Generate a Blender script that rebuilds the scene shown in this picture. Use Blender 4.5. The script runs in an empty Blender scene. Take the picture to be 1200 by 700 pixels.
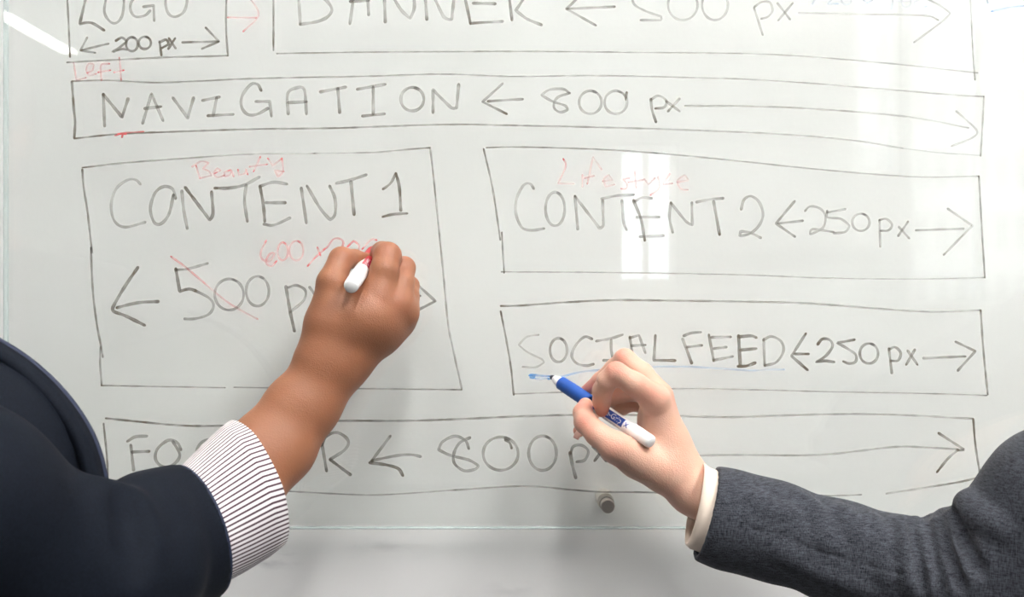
import bpy, bmesh, math, random
import numpy as np
from mathutils import Vector, Matrix
random.seed(4)
np.random.seed(4)
scene = bpy.context.scene
COL = scene.collection

# ------------------------------------------------------------------ camera
CAM_Z, CAM_D = 1.38, 0.80          # lens height, distance to the glass
F = 1067.0                         # focal length in pixels of the 1200 wide frame
cam_data = bpy.data.cameras.new('camera')
cam = bpy.data.objects.new('camera', cam_data)
COL.objects.link(cam)
cam.location = (0, -CAM_D, CAM_Z)
cam.rotation_euler = (math.radians(90), 0, 0)
cam_data.sensor_width = 36.0
cam_data.lens = F / 1200.0 * 36.0
cam_data.clip_start = 0.02
cam_data.clip_end = 300
cam_data.dof.use_dof = True
cam_data.dof.focus_distance = 0.765
cam_data.dof.aperture_fstop = 8.0
scene.camera = cam

# ------------------------------------------------------------------ world, sun, exposure
world = bpy.data.worlds.new('sky')
scene.world = world
world.use_nodes = True
bg = world.node_tree.nodes['Background']
bg.inputs[0].default_value = (0.86, 0.93, 1.0, 1)
bg.inputs[1].default_value = 3.4
sun_d = bpy.data.lights.new('sun_offscreen', 'SUN')
sun_d.energy = 6.5
sun_d.angle = math.radians(0.6)
sun_d.color = (1.0, 0.96, 0.9)
sun = bpy.data.objects.new('sun_offscreen', sun_d)
COL.objects.link(sun)
sun.rotation_euler = (math.radians(-48), 0, math.radians(20))   # comes over the board wall, falls on the block outside
scene.view_settings.view_transform = 'Standard'
scene.view_settings.look = 'None'
scene.view_settings.exposure = 0.37
scene.view_settings.gamma = 1.0
scene.view_settings.use_curve_mapping = False
LAMP_POWER = 26.0


def P(px, py, d):
    """a point seen at (px, py) that lies d metres in front of the glass"""
    s = (CAM_D - d) / F
    return np.array([(px - 600) * s, -d, CAM_Z + (350 - py) * s])


def R(rpx, d):
    return rpx * (CAM_D - d) / F


# ------------------------------------------------------------------ materials
def new_mat(name):
    m = bpy.data.materials.new(name)
    m.use_nodes = True
    nt = m.node_tree
    return m, nt, nt.nodes, nt.links, nt.nodes['Principled BSDF']


def plain(name, col, rough=0.5, metal=0.0, noise=0.04, scale=30, bump=0.0, spec=0.5):
    m, nt, N, L, b = new_mat(name)
    tc = N.new('ShaderNodeTexCoord')
    nz = N.new('ShaderNodeTexNoise')
    nz.inputs['Scale'].default_value = scale
    nz.inputs['Detail'].default_value = 4
    L.new(tc.outputs['Object'], nz.inputs['Vector'])
    mx = N.new('ShaderNodeMixRGB')
    mx.inputs[1].default_value = (*[c * (1 - noise) for c in col], 1)
    mx.inputs[2].default_value = (*[min(1, c * (1 + noise)) for c in col], 1)
    L.new(nz.outputs['Fac'], mx.inputs[0])
    L.new(mx.outputs[0], b.inputs['Base Color'])
    b.inputs['Roughness'].default_value = rough
    b.inputs['Metallic'].default_value = metal
    b.inputs['Specular IOR Level'].default_value = spec
    if bump:
        bp = N.new('ShaderNodeBump')
        bp.inputs['Strength'].default_value = bump
        bp.inputs['Distance'].default_value = 0.001
        L.new(nz.outputs['Fac'], bp.inputs['Height'])
        L.new(bp.outputs[0], b.inputs['Normal'])
    return m


def wall_mat():
    m, nt, N, L, b = new_mat('painted_wall')
    tc = N.new('ShaderNodeTexCoord')
    nz = N.new('ShaderNodeTexNoise')
    nz.inputs['Scale'].default_value = 6
    nz.inputs['Detail'].default_value = 6
    L.new(tc.outputs['Object'], nz.inputs['Vector'])
    cr = N.new('ShaderNodeValToRGB')
    cr.color_ramp.elements[0].position = 0.3
    cr.color_ramp.elements[0].color = (0.80, 0.79, 0.785, 1)
    cr.color_ramp.elements[1].position = 0.7
    cr.color_ramp.elements[1].color = (0.845, 0.84, 0.835, 1)
    L.new(nz.outputs['Fac'], cr.inputs[0])
    prev = cr.outputs[0]
    # scuffs on the paint below the glass: soft blobs broken up by stretched noise
    sc = N.new('ShaderNodeTexNoise')
    sc.inputs['Scale'].default_value = 22
    sc.inputs['Detail'].default_value = 5
    mp = N.new('ShaderNodeMapping')
    mp.inputs['Scale'].default_value = (1.0, 1.0, 3.4)
    mp.inputs['Rotation'].default_value = (0, math.radians(12), 0)
    L.new(tc.outputs['Object'], mp.inputs[0])
    L.new(mp.outputs[0], sc.inputs['Vector'])
    for (px, py, rx, rz, amt) in ((316, 655, 0.035, 0.014, 0.75), (600, 690, 0.03, 0.012, 0.22), (455, 640, 0.05, 0.02, 0.15)):
        c = P(px, py, -0.03)
        sb = N.new('ShaderNodeVectorMath'); sb.operation = 'SUBTRACT'
        sb.inputs[1].default_value = (c[0], 0.03, c[2])
        L.new(tc.outputs['Object'], sb.inputs[0])
        dv = N.new('ShaderNodeVectorMath'); dv.operation = 'MULTIPLY'
        dv.inputs[1].default_value = (1 / rx, 0, 1 / rz)
        L.new(sb.outputs[0], dv.inputs[0])
        ln = N.new('ShaderNodeVectorMath'); ln.operation = 'LENGTH'
        L.new(dv.outputs[0], ln.inputs[0])
        mr = N.new('ShaderNodeMapRange')
        mr.inputs[1].default_value = 0.1; mr.inputs[2].default_value = 1.0
        mr.inputs[3].default_value = amt; mr.inputs[4].default_value = 0.0
        L.new(ln.outputs['Value'], mr.inputs[0])
        r2 = N.new('ShaderNodeMapRange')
        r2.inputs[1].default_value = 0.45; r2.inputs[2].default_value = 0.68
        L.new(sc.outputs['Fac'], r2.inputs[0])
        mu = N.new('ShaderNodeMath'); mu.operation = 'MULTIPLY'
        L.new(mr.outputs[0], mu.inputs[0]); L.new(r2.outputs[0], mu.inputs[1])
        mx = N.new('ShaderNodeMixRGB')
        mx.inputs[2].default_value = (0.30, 0.30, 0.33, 1)
        L.new(mu.outputs[0], mx.inputs[0]); L.new(prev, mx.inputs[1])
        prev = mx.outputs[0]
    L.new(prev, b.inputs['Base Color'])
    b.inputs['Roughness'].default_value = 0.55
    b.inputs['Specular IOR Level'].default_value = 0.25
    n2 = N.new('ShaderNodeTexNoise'); n2.inputs['Scale'].default_value = 260
    L.new(tc.outputs['Object'], n2.inputs['Vector'])
    bp = N.new('ShaderNodeBump'); bp.inputs['Strength'].default_value = 0.12; bp.inputs['Distance'].default_value = 0.0006
    L.new(n2.outputs['Fac'], bp.inputs['Height']); L.new(bp.outputs[0], b.inputs['Normal'])
    return m


def clear_glass(name, tint=(0.982, 0.992, 0.984), ior=1.52, rough=0.0):
    m = bpy.data.materials.new(name)
    m.use_nodes = True
    nt = m.node_tree; N = nt.nodes; L = nt.links
    N.clear()
    out = N.new('ShaderNodeOutputMaterial')
    tr = N.new('ShaderNodeBsdfTransparent'); tr.inputs[0].default_value = (*tint, 1)
    gl = N.new('ShaderNodeBsdfGlossy'); gl.inputs['Roughness'].default_value = rough
    gl.inputs[0].default_value = (1, 1, 1, 1)
    fr = N.new('ShaderNodeFresnel')
    ge = N.new('ShaderNodeNewGeometry')                 # both faces of the sheet meet air
    io = N.new('ShaderNodeMapRange'); io.inputs[3].default_value = ior; io.inputs[4].default_value = 1 / ior
    L.new(ge.outputs['Backfacing'], io.inputs[0]); L.new(io.outputs[0], fr.inputs[0])
    mx = N.new('ShaderNodeMixShader')
    L.new(fr.outputs[0], mx.inputs[0]); L.new(tr.outputs[0], mx.inputs[1]); L.new(gl.outputs[0], mx.inputs[2])
    L.new(mx.outputs[0], out.inputs[0])
    return m


def edge_glass():
    # ground edge of the sheet: frosted, pale green, lets most light through
    m = clear_glass('glass_edge', (0.86, 0.92, 0.91), 1.52, 0.25)
    N = m.node_tree.nodes; L = m.node_tree.links
    out = [n for n in N if n.type == 'OUTPUT_MATERIAL'][0]
    src = out.inputs[0].links[0].from_socket
    df = N.new('ShaderNodeBsdfDiffuse'); df.inputs[0].default_value = (0.55, 0.63, 0.63, 1)
    mx = N.new('ShaderNodeMixShader'); mx.inputs[0].default_value = 0.42
    L.new(src, mx.inputs[1]); L.new(df.outputs[0], mx.inputs[2]); L.new(mx.outputs[0], out.inputs[0])
    return m


def ink_mat(name, col):
    """dry-erase ink: a thin film, its cover stored per vertex"""
    m = bpy.data.materials.new(name)
    m.use_nodes = True
    nt = m.node_tree; N = nt.nodes; L = nt.links
    b = N['Principled BSDF']
    b.inputs['Base Color'].default_value = (*col, 1)
    b.inputs['Roughness'].default_value = 0.6
    b.inputs['Specular IOR Level'].default_value = 0.2
    at = N.new('ShaderNodeAttribute'); at.attribute_name = 'cover'
    tc = N.new('ShaderNodeTexCoord')
    nz = N.new('ShaderNodeTexNoise'); nz.inputs['Scale'].default_value = 90; nz.inputs['Detail'].default_value = 3
    L.new(tc.outputs['Object'], nz.inputs['Vector'])
    mr = N.new('ShaderNodeMapRange'); mr.inputs[1].default_value = 0.3; mr.inputs[2].default_value = 0.7
    mr.inputs[3].default_value = 0.72; mr.inputs[4].default_value = 1.15
    L.new(nz.outputs['Fac'], mr.inputs[0])
    mu = N.new('ShaderNodeMath'); mu.operation = 'MULTIPLY'; mu.use_clamp = True
    L.new(at.outputs['Fac'], mu.inputs[0]); L.new(mr.outputs[0], mu.inputs[1])
    L.new(mu.outputs[0], b.inputs['Alpha'])
    return m


def skin_mat(name, base, red, sss_col):
    m, nt, N, L, b = new_mat(name)
    tc = N.new('ShaderNodeTexCoord')
    nz = N.new('ShaderNodeTexNoise'); nz.inputs['Scale'].default_value = 55; nz.inputs['Detail'].default_value = 5
    L.new(tc.outputs['Object'], nz.inputs['Vector'])
    mx = N.new('ShaderNodeMixRGB')
    mx.inputs[1].default_value = (*[c * 0.90 for c in base], 1)
    mx.inputs[2].default_value = (*[min(1, c * 1.08) for c in base], 1)
    L.new(nz.outputs['Fac'], mx.inputs[0])
    at = N.new('ShaderNodeAttribute'); at.attribute_name = 'flush'
    m2 = N.new('ShaderNodeMixRGB'); m2.inputs[2].default_value = (*red, 1)
    L.new(at.outputs['Fac'], m2.inputs[0]); L.new(mx.outputs[0], m2.inputs[1])
    L.new(m2.outputs[0], b.inputs['Base Color'])
    b.inputs['Roughness'].default_value = 0.5
    b.inputs['Specular IOR Level'].default_value = 0.4
    b.inputs['Subsurface Weight'].default_value = 0.18
    b.inputs['Subsurface Radius'].default_value = sss_col
    b.inputs['Subsurface Scale'].default_value = 0.004
    n2 = N.new('ShaderNodeTexVoronoi'); n2.inputs['Scale'].default_value = 900
    L.new(tc.outputs['Object'], n2.inputs['Vector'])
    n3 = N.new('ShaderNodeTexNoise'); n3.inputs['Scale'].default_value = 160; n3.inputs['Detail'].default_value = 4
    L.new(tc.outputs['Object'], n3.inputs['Vector'])
    ad = N.new('ShaderNodeMath'); ad.operation = 'ADD'
    L.new(n2.outputs['Distance'], ad.inputs[0]); L.new(n3.outputs['Fac'], ad.inputs[1])
    bp = N.new('ShaderNodeBump'); bp.inputs['Strength'].default_value = 0.25; bp.inputs['Distance'].default_value = 0.0006
    L.new(ad.outputs[0], bp.inputs['Height']); L.new(bp.outputs[0], b.inputs['Normal'])
    return m


def weave_mat(name, dark, light, sx, sy, rough=0.9, bias=0.5, bump=0.3, sheen=0.0):
    """cloth woven of two thread directions"""
    m, nt, N, L, b = new_mat(name)
    tc = N.new('ShaderNodeTexCoord')
    outs = []
    for sc, rot in (((sx, sx, sy), 0.28), ((sy, sy, sx), 0.28)):
        mp = N.new('ShaderNodeMapping')
        mp.inputs['Rotation'].default_value = (0, rot, 0)
        mp.inputs['Scale'].default_value = sc
        L.new(tc.outputs['Object'], mp.inputs[0])
        nz = N.new('ShaderNodeTexNoise'); nz.inputs['Scale'].default_value = 1.0; nz.inputs['Detail'].default_value = 2
        L.new(mp.outputs[0], nz.inputs['Vector'])
        outs.append(nz)
    av = N.new('ShaderNodeMath'); av.operation = 'ADD'
    L.new(outs[0].outputs['Fac'], av.inputs[0]); L.new(outs[1].outputs['Fac'], av.inputs[1])
    mr = N.new('ShaderNodeMapRange')
    mr.inputs[1].default_value = 2 * bias - 0.32; mr.inputs[2].default_value = 2 * bias + 0.32
    L.new(av.outputs[0], mr.inputs[0])
    mx = N.new('ShaderNodeMixRGB')
    mx.inputs[1].default_value = (*dark, 1); mx.inputs[2].default_value = (*light, 1)
    L.new(mr.outputs[0], mx.inputs[0])
    L.new(mx.outputs[0], b.inputs['Base Color'])
    b.inputs['Roughness'].default_value = rough
    b.inputs['Specular IOR Level'].default_value = 0.15
    if sheen:
        b.inputs['Sheen Weight'].default_value = sheen
        b.inputs['Sheen Roughness'].default_value = 0.5
    bp = N.new('ShaderNodeBump'); bp.inputs['Strength'].default_value = bump; bp.inputs['Distance'].default_value = 0.0005
    L.new(av.outputs[0], bp.inputs['Height']); L.new(bp.outputs[0], b.inputs['Normal'])
    return m


def stripe_mat(name, white, dark, count):
    """shirt cotton with thin stripes that run along the sleeve (u goes round the cuff)"""
    m, nt, N, L, b = new_mat(name)
    uv = N.new('ShaderNodeUVMap'); uv.uv_map = 'UVMap'
    sp = N.new('ShaderNodeSeparateXYZ'); L.new(uv.outputs[0], sp.inputs[0])
    sh = N.new('ShaderNodeMath'); sh.operation = 'MULTIPLY'; sh.inputs[1].default_value = -0.045
    L.new(sp.outputs[1], sh.inputs[0])
    ad = N.new('ShaderNodeMath'); ad.operation = 'ADD'
    L.new(sp.outputs[0], ad.inputs[0]); L.new(sh.outputs[0], ad.inputs[1])
    mu = N.new('ShaderNodeMath'); mu.operation = 'MULTIPLY'; mu.inputs[1].default_value = count
    L.new(ad.outputs[0], mu.inputs[0])
    fr = N.new('ShaderNodeMath'); fr.operation = 'FRACT'; L.new(mu.outputs[0], fr.inputs[0])
    cr = N.new('ShaderNodeValToRGB')
    e = cr.color_ramp.elements
    e[0].position = 0.0; e[0].color = (*dark, 1)
    e[1].position = 0.40; e[1].color = (*white, 1)
    for pos, c in ((0.24, dark), (0.86, white), (1.0, dark)):
        x = e.new(pos); x.color = (*c, 1)
    L.new(fr.outputs[0], cr.inputs[0])
    L.new(cr.outputs[0], b.inputs['Base Color'])
    b.inputs['Roughness'].default_value = 0.85
    b.inputs['Specular IOR Level'].default_value = 0.2
    return m


def emit(name, col, power):
    m = bpy.data.materials.new(name)
    m.use_nodes = True
    N = m.node_tree.nodes; L = m.node_tree.links
    N.clear()
    o = N.new('ShaderNodeOutputMaterial'); e = N.new('ShaderNodeEmission')
    e.inputs[0].default_value = (*col, 1); e.inputs[1].default_value = power
    L.new(e.outputs[0], o.inputs[0])
    return m


M = dict(
    wall=wall_mat(),
    plainwall=plain('grey_paint', (0.36, 0.36, 0.36), 0.7, noise=0.02),
    ceiling=plain('ceiling_paint', (0.42, 0.42, 0.42), 0.8, noise=0.02),
    floor=plain('grey_carpet', (0.10, 0.10, 0.105), 0.95, noise=0.2, scale=300),
    glass=clear_glass('board_glass'),
    pane=clear_glass('window_glass', (0.95, 0.97, 0.97)),
    glass_edge=edge_glass(),
    steel=plain('brushed_steel', (0.44, 0.41, 0.37), 0.42, 0.85, noise=0.12, scale=120),
    spacer=plain('light_spacer', (0.66, 0.63, 0.57), 0.35, 0.3, noise=0.05, scale=120),
    ink=ink_mat('black_ink', (0.095, 0.074, 0.047)),
    red=ink_mat('red_ink', (0.85, 0.12, 0.13)),
    blue=ink_mat('blue_ink', (0.05, 0.30, 0.72)),
    skin_l=skin_mat('skin_brown', (0.325, 0.135, 0.070), (0.36, 0.135, 0.078), (1.0, 0.35, 0.15)),
    skin_r=skin_mat('skin_light', (0.71, 0.425, 0.315), (0.66, 0.235, 0.175), (1.0, 0.35, 0.2)),
    navy=weave_mat('navy_wool', (0.0038, 0.0058, 0.0105), (0.0062, 0.0092, 0.0165), 700, 700, 0.8, bump=0.12),
    navy_edge=plain('navy_edge', (0.014, 0.022, 0.055), 0.7, noise=0.1),
    grey=weave_mat('grey_melange', (0.007, 0.0078, 0.011), (0.082, 0.088, 0.106), 190, 1700, 0.9, bump=0.3, sheen=0.08),
    stripe=stripe_mat('striped_cotton', (0.86, 0.82, 0.83), (0.075, 0.035, 0.05), 82),
    cream=plain('cream_cotton', (0.74, 0.63, 0.53), 0.85, noise=0.03, scale=200, bump=0.05),
    white_plastic=plain('white_plastic', (0.86, 0.86, 0.86), 0.32, noise=0.01),
    blue_rubber=plain('blue_rubber', (0.008, 0.075, 0.36), 0.5, noise=0.08),
    blue_print=plain('blue_print', (0.02, 0.07, 0.36), 0.4, noise=0.05),
    red_rubber=plain('red_rubber', (0.50, 0.02, 0.03), 0.5, noise=0.08),
    red_print=plain('red_print', (0.45, 0.02, 0.05), 0.4, noise=0.05),
    nib_dark=plain('nib_felt', (0.012, 0.016, 0.03), 0.8, noise=0.1),
    nib_red=plain('nib_red', (0.30, 0.01, 0.02), 0.8, noise=0.1),
    nail_l=plain('nail_brown', (0.50, 0.26, 0.18), 0.3, noise=0.03),
    nail_r=plain('nail_pink', (0.72, 0.44, 0.36), 0.3, noise=0.03),
    hair=plain('dark_hair', (0.012, 0.009, 0.008), 0.5, noise=0.4, scale=200),
    hair_b=plain('brown_hair', (0.06, 0.035, 0.02), 0.5, noise=0.4, scale=200),
    trousers=plain('dark_trousers', (0.02, 0.021, 0.025), 0.9, noise=0.15, scale=300),
    leather=plain('black_leather', (0.01, 0.01, 0.01), 0.4, noise=0.1),
    facade=plain('facade_concrete', (0.40, 0.395, 0.385), 0.8, noise=0.03, scale=1),
    facade_win=plain('facade_glass', (0.045, 0.05, 0.055), 0.7, noise=0.1, scale=0.6),
    asphalt=plain('asphalt', (0.12, 0.12, 0.12), 0.9, noise=0.1),
    alu=plain('window_aluminium', (0.55, 0.55, 0.56), 0.4, 0.6, noise=0.03),
    lamp=emit('lamp_diffuser', (1.0, 0.98, 0.955), LAMP_POWER),
    lamp_dim=emit('dim_lamp_diffuser', (1.0, 0.98, 0.955), LAMP_POWER * .35),
    eye=plain('eye_white', (0.8, 0.78, 0.75), 0.25, noise=0.02),
    iris=plain('iris_brown', (0.03, 0.015, 0.008), 0.2, noise=0.1),
    lips=plain('lips', (0.42, 0.16, 0.13), 0.45, noise=0.05),
)


# ------------------------------------------------------------------ mesh helpers
def obj(name, me, mat, parent=None, smooth=False):
    o = bpy.data.objects.new(name, me)
    COL.objects.link(o)
    if mat is not None and not me.materials:
        me.materials.append(mat)
    if smooth and len(me.polygons):
        me.polygons.foreach_set('use_smooth', [True] * len(me.polygons))
    if parent is not None:
        o.parent = parent
    return o


def mesh(name, v, f):
    me = bpy.data.meshes.new(name)
    me.from_pydata([tuple(map(float, p)) for p in v], [], [tuple(map(int, q)) for q in f])
    me.update()
    return me


def tag(o, label=None, cat=None, group=None, kind=None):
    for k, x in (('label', label), ('category', cat), ('group', group), ('kind', kind)):
        if x:
            o[k] = x
    return o


def empty(name, loc):
    e = bpy.data.objects.new(name, None)
    e.empty_display_size = 0.05
    e.location = tuple(map(float, loc))
    COL.objects.link(e)
    return e


def child(o, parent):
    """parent o, given in world coordinates, to an unrotated empty"""
    o.parent = parent
    o.matrix_parent_inverse = Matrix.Translation(-Vector(parent.location))
    return o


def boxes(name, bl, mat, parent=None, bevel=0.0):
    bm = bmesh.new()
    for (x0, x1, y0, y1, z0, z1) in bl:
        r = bmesh.ops.create_cube(bm, size=1)
        for v in r['verts']:
            v.co = Vector(((x0 + x1) / 2 + v.co.x * (x1 - x0), (y0 + y1) / 2 + v.co.y * (y1 - y0), (z0 + z1) / 2 + v.co.z * (z1 - z0)))
    if bevel:
        bmesh.ops.bevel(bm, geom=bm.edges[:], offset=bevel, segments=2, affect='EDGES')
    me = bpy.data.meshes.new(name)
    bm.to_mesh(me); bm.free()
    return obj(name, me, mat, parent)


def frame_of(axis, up=(0, 0, 1)):
    a = np.array(axis, float); a /= np.linalg.norm(a)
    u = np.array(up, float)
    s = np.cross(a, u)
    if np.linalg.norm(s) < 1e-5:
        s = np.cross(a, (1, 0, 0))
    s /= np.linalg.norm(s)
    t = np.cross(s, a)
    return a, s, t


def lathe_mesh(name, prof, origin, axis, up=(0, 0, 1), seg=32, a0=0, a1=2 * math.pi):
    """prof: list of (distance along axis, radius)"""
    a, s, t = frame_of(axis, up)
    o = np.array(origin, float)
    full = abs(a1 - a0 - 2 * math.pi) < 1e-6
    n = seg if full else seg + 1
    v, f = [], []
    for (h, r) in prof:
        for i in range(n):
            an = a0 + (a1 - a0) * i / seg
            v.append(o + a * h + (s * math.sin(an) + t * math.cos(an)) * r)
    for j in range(len(prof) - 1):
        for i in range(seg):
            k = (i + 1) % n
            f.append((j * n + i, j * n + k, (j + 1) * n + k, (j + 1) * n + i))
    return mesh(name, v, f)


# ------------------------------------------------------------------ implicit surfaces for bodies and clothes
def smin(a, b, k):
    if k <= 0:
        return np.minimum(a, b)
    h = np.maximum(k - np.abs(a - b), 0) / k
    return np.minimum(a, b) - h * h * k * 0.25


def cone(p, a, b, r1, r2):
    ba = b - a
    pa = p - a
    t = np.clip((pa @ ba) / max(ba @ ba, 1e-12), 0, 1)
    return np.linalg.norm(pa - t[:, None] * ba, axis=1) - (r1 + (r2 - r1) * t)


def ellip(p, c, r, rot=None):
    q = p - c
    if rot is not None:
        q = q @ rot          # columns of rot are the axes
    r = np.array(r, float)
    k0 = np.linalg.norm(q / r, axis=1)
    k1 = np.linalg.norm(q / (r * r), axis=1) + 1e-9
    return k0 * (k0 - 1) / k1


def chain(p, pts, k=0.004):
    """pts: list of (xyz, r)"""
    d = None
    for (a, ra), (b, rb) in zip(pts[:-1], pts[1:]):
        e = cone(p, a, b, ra, rb)
        d = e if d is None else smin(d, e, k)
    return d


def surface(f, lo, hi, h, relax=2):
    """naive surface nets; the fine grid is evaluated only near the surface"""
    lo = np.array(lo, float); hi = np.array(hi, float)
    c = 4
    nb = np.ceil((hi - lo) / (h * c)).astype(int) + 1
    ax = [lo[i] + (np.arange(nb[i]) + 0.5) * h * c for i in range(3)]
    g = np.stack(np.meshgrid(*ax, indexing='ij'), -1).reshape(-1, 3)
    fc = f(g).reshape(nb)
    n = nb * c
    F_ = np.repeat(np.repeat(np.repeat(np.where(fc < 0, -1.0, 1.0), c, 0), c, 1), c, 2).astype(np.float32)
    near = np.abs(fc) < h * c * 1.9
    idx = np.argwhere(near)
    off = np.stack(np.meshgrid(*[np.arange(c)] * 3, indexing='ij'), -1).reshape(-1, 3)
    fi = (idx[:, None, :] * c + off[None]).reshape(-1, 3)
    pos = lo + (fi + 0.5) * h
    vals = np.empty(len(pos), np.float32)
    for s in range(0, len(pos), 200000):
        vals[s:s + 200000] = f(pos[s:s + 200000])
    F_[fi[:, 0], fi[:, 1], fi[:, 2]] = vals
    ins = F_ < 0
    cnt = np.zeros(n - 1, np.int8)
    for dx in (0, 1):
        for dy in (0, 1):
            for dz in (0, 1):
                cnt += ins[dx:n[0] - 1 + dx, dy:n[1] - 1 + dy, dz:n[2] - 1 + dz]
    act = np.argwhere((cnt > 0) & (cnt < 8))
    vid = -np.ones(n - 1, np.int64)
    vid[act[:, 0], act[:, 1], act[:, 2]] = np.arange(len(act))
    S = np.zeros((len(act), 3)); C = np.zeros(len(act))
    cor = [np.array((x, y, z)) for x in (0, 1) for y in (0, 1) for z in (0, 1)]
    for i in range(8):
        for j in range(i + 1, 8):
            if np.abs(cor[i] - cor[j]).sum() != 1:
                continue
            A = act + cor[i]; B = act + cor[j]
            fa = F_[A[:, 0], A[:, 1], A[:, 2]]; fb = F_[B[:, 0], B[:, 1], B[:, 2]]
            m = (fa < 0) != (fb < 0)
            t = np.where(m, fa / np.where(m, fa - fb, 1), 0)
            S += np.where(m[:, None], cor[i] + t[:, None] * (cor[j] - cor[i]), 0)
            C += m
    V = lo + (act + S / np.maximum(C, 1)[:, None] + 0.5) * h
    Q = []
    for a in range(3):
        b, d = (a + 1) % 3, (a + 2) % 3
        sl0 = [slice(None)] * 3; sl1 = [slice(None)] * 3
        sl0[a] = slice(0, n[a] - 1); sl1[a] = slice(1, n[a])
        i0 = ins[tuple(sl0)]; i1 = ins[tuple(sl1)]
        e = np.argwhere(i0 != i1)
        ok = (e[:, b] > 0) & (e[:, d] > 0) & (e[:, b] < n[b] - 1) & (e[:, d] < n[d] - 1)
        e = e[ok]
        fl = i0[e[:, 0], e[:, 1], e[:, 2]]
        q = []
        for (ob, od) in ((-1, -1), (0, -1), (0, 0), (-1, 0)):
            x = e.copy(); x[:, b] += ob; x[:, d] += od
            q.append(vid[x[:, 0], x[:, 1], x[:, 2]])
        q = np.stack(q, 1)
        q[~fl] = q[~fl][:, ::-1]
        Q.append(q)
    Q = np.concatenate(Q)
    Q = Q[(Q >= 0).all(1)]
    for _ in range(relax):
        acc = np.zeros_like(V); cn = np.zeros(len(V))
        for i in range(4):
            for j in (i - 1, (i + 1) % 4):
                np.add.at(acc, Q[:, i], V[Q[:, j]]); np.add.at(cn, Q[:, i], 1)
        V = V * 0.5 + 0.5 * acc / np.maximum(cn, 1)[:, None]
    return V, Q


def np_mesh(name, V, Q):
    me = bpy.data.meshes.new(name)
    me.vertices.add(len(V)); me.vertices.foreach_set('co', V.astype(np.float32).ravel())
    me.loops.add(len(Q) * 4); me.loops.foreach_set('vertex_index', Q.astype(np.int32).ravel())
    me.polygons.add(len(Q))
    me.polygons.foreach_set('loop_start', np.arange(0, len(Q) * 4, 4, dtype=np.int32))
    me.update(calc_edges=True)
    me.validate()
    return me


def march(f, px, py, d0=0.6, d1=0.0):
    """depth in front of the glass at which the line of sight first meets the surface f, or comes nearest to it"""
    ds = np.arange(d0, d1, -0.002)
    v = f(np.array([P(px, py, x) for x in ds]))
    hit = np.nonzero(v < 0)[0]
    return ds[hit[0]] if len(hit) else ds[np.argmin(v)]


# ------------------------------------------------------------------ the room
GB = P(600, 621, 0)[2]                # bottom edge of the glass
GL = P(3, 0, 0)[0]                    # left edge of the glass
GR, GT = 1.62, GB + 1.2
RX0, RX1, RY0, H = -3.7, 4.7, -6.0, 3.9
WY = 0.030                            # paint of the wall behind the glass

tag(boxes('floor', [(RX0 - .1, RX1 + .1, RY0 - .1, WY + .1, -0.12, 0)], M['floor']), 'dark grey carpet floor of the office room', kind='structure')
tag(boxes('ceiling', [(RX0 - .1, RX1 + .1, RY0 - .1, WY + .1, H, H + .15)], M['ceiling']), 'grey painted ceiling of the office room', kind='structure')
tag(boxes('wall_front', [(RX0 - .1, RX1 + .1, WY, WY + .15, 0, H)], M['wall']), 'white scuffed wall behind the glass writing board', kind='structure')
tag(boxes('wall_left', [(RX0 - .15, RX0, RY0, WY, 0, H)], M['plainwall']), 'grey side wall beyond the person in navy', kind='structure')
tag(boxes('wall_right', [(RX1, RX1 + .15, RY0, WY, 0, H)], M['plainwall']), 'grey side wall beyond the person in grey jacket', kind='structure')


def rear(px, py):
    s = (CAM_D - RY0) / F
    return (px - 600) * s, CAM_Z + (350 - py) * s


wins = []
x0, z0 = rear(1066, 360)
wins.append((x0, RX1 - 0.15, z0, H - 0.12))
x0, z0 = rear(722, 335); x1, z1 = rear(795, 168)
wins.append((x0, x1, z0, z1))
x0, z0 = rear(1000, 205); x1, z1 = rear(1057, 0)
wins.append((x0, x1, z0, H - .12))
# wall with openings: columns between sorted openings
wl = sorted(wins)
bl = []
x = RX0 - .1
for (a, b_, c, d_) in wl:
    bl.append((x, a, RY0 - .2, RY0, 0, H))
    bl.append((a, b_, RY0 - .2, RY0, 0, c))
    bl.append((a, b_, RY0 - .2, RY0, d_, H))
    x = b_
bl.append((x, RX1 + .1, RY0 - .2, RY0, 0, H))
tag(boxes('wall_back', bl, M['plainwall']), 'grey window wall facing the writing board', kind='structure')
for i, (a, b_, c, d_) in enumerate(wins):
    w = boxes('window_%d' % (i + 1), [(a, a + .05, RY0 - .12, RY0 - .05, c, d_), (b_ - .05, b_, RY0 - .12, RY0 - .05, c, d_),
                                       (a, b_, RY0 - .12, RY0 - .05, c, c + .05), (a, b_, RY0 - .12, RY0 - .05, d_ - .05, d_)], M['alu'])
    tag(w, ['wide aluminium window reflected over the navigation bar', 'narrow aluminium window reflected over the content 2 box', 'high aluminium window reflected at the end of the banner'][i], kind='structure')
    nm = (3, 2, 1)[i]
    for j in range(nm):
        u0 = a + .05 + (b_ - a - .1) * j / nm; u1 = a + .05 + (b_ - a - .1) * (j + 1) / nm
        boxes('pane', [(u0, u1, RY0 - .09, RY0 - .084, c + .05, d_ - .05)], M['pane'], w)
        if j:
            boxes('mullion', [(u0 - .02, u0 + .02, RY0 - .115, RY0 - .055, c, d_)], M['alu'], w)
    pl = bpy.data.lights.new('window_portal_offscreen', 'AREA')
    pl.shape = 'RECTANGLE'; pl.size = b_ - a; pl.size_y = d_ - c
    pl.cycles.is_portal = True
    po = bpy.data.objects.new('window_portal_offscreen', pl)
    po.location = ((a + b_) / 2, RY0 - .22, (c + d_) / 2)
    po.rotation_euler = (math.radians(90), 0, 0)
    po.rotation_euler = (math.radians(-90), 0, math.radians(180))
    COL.objects.link(po)

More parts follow.
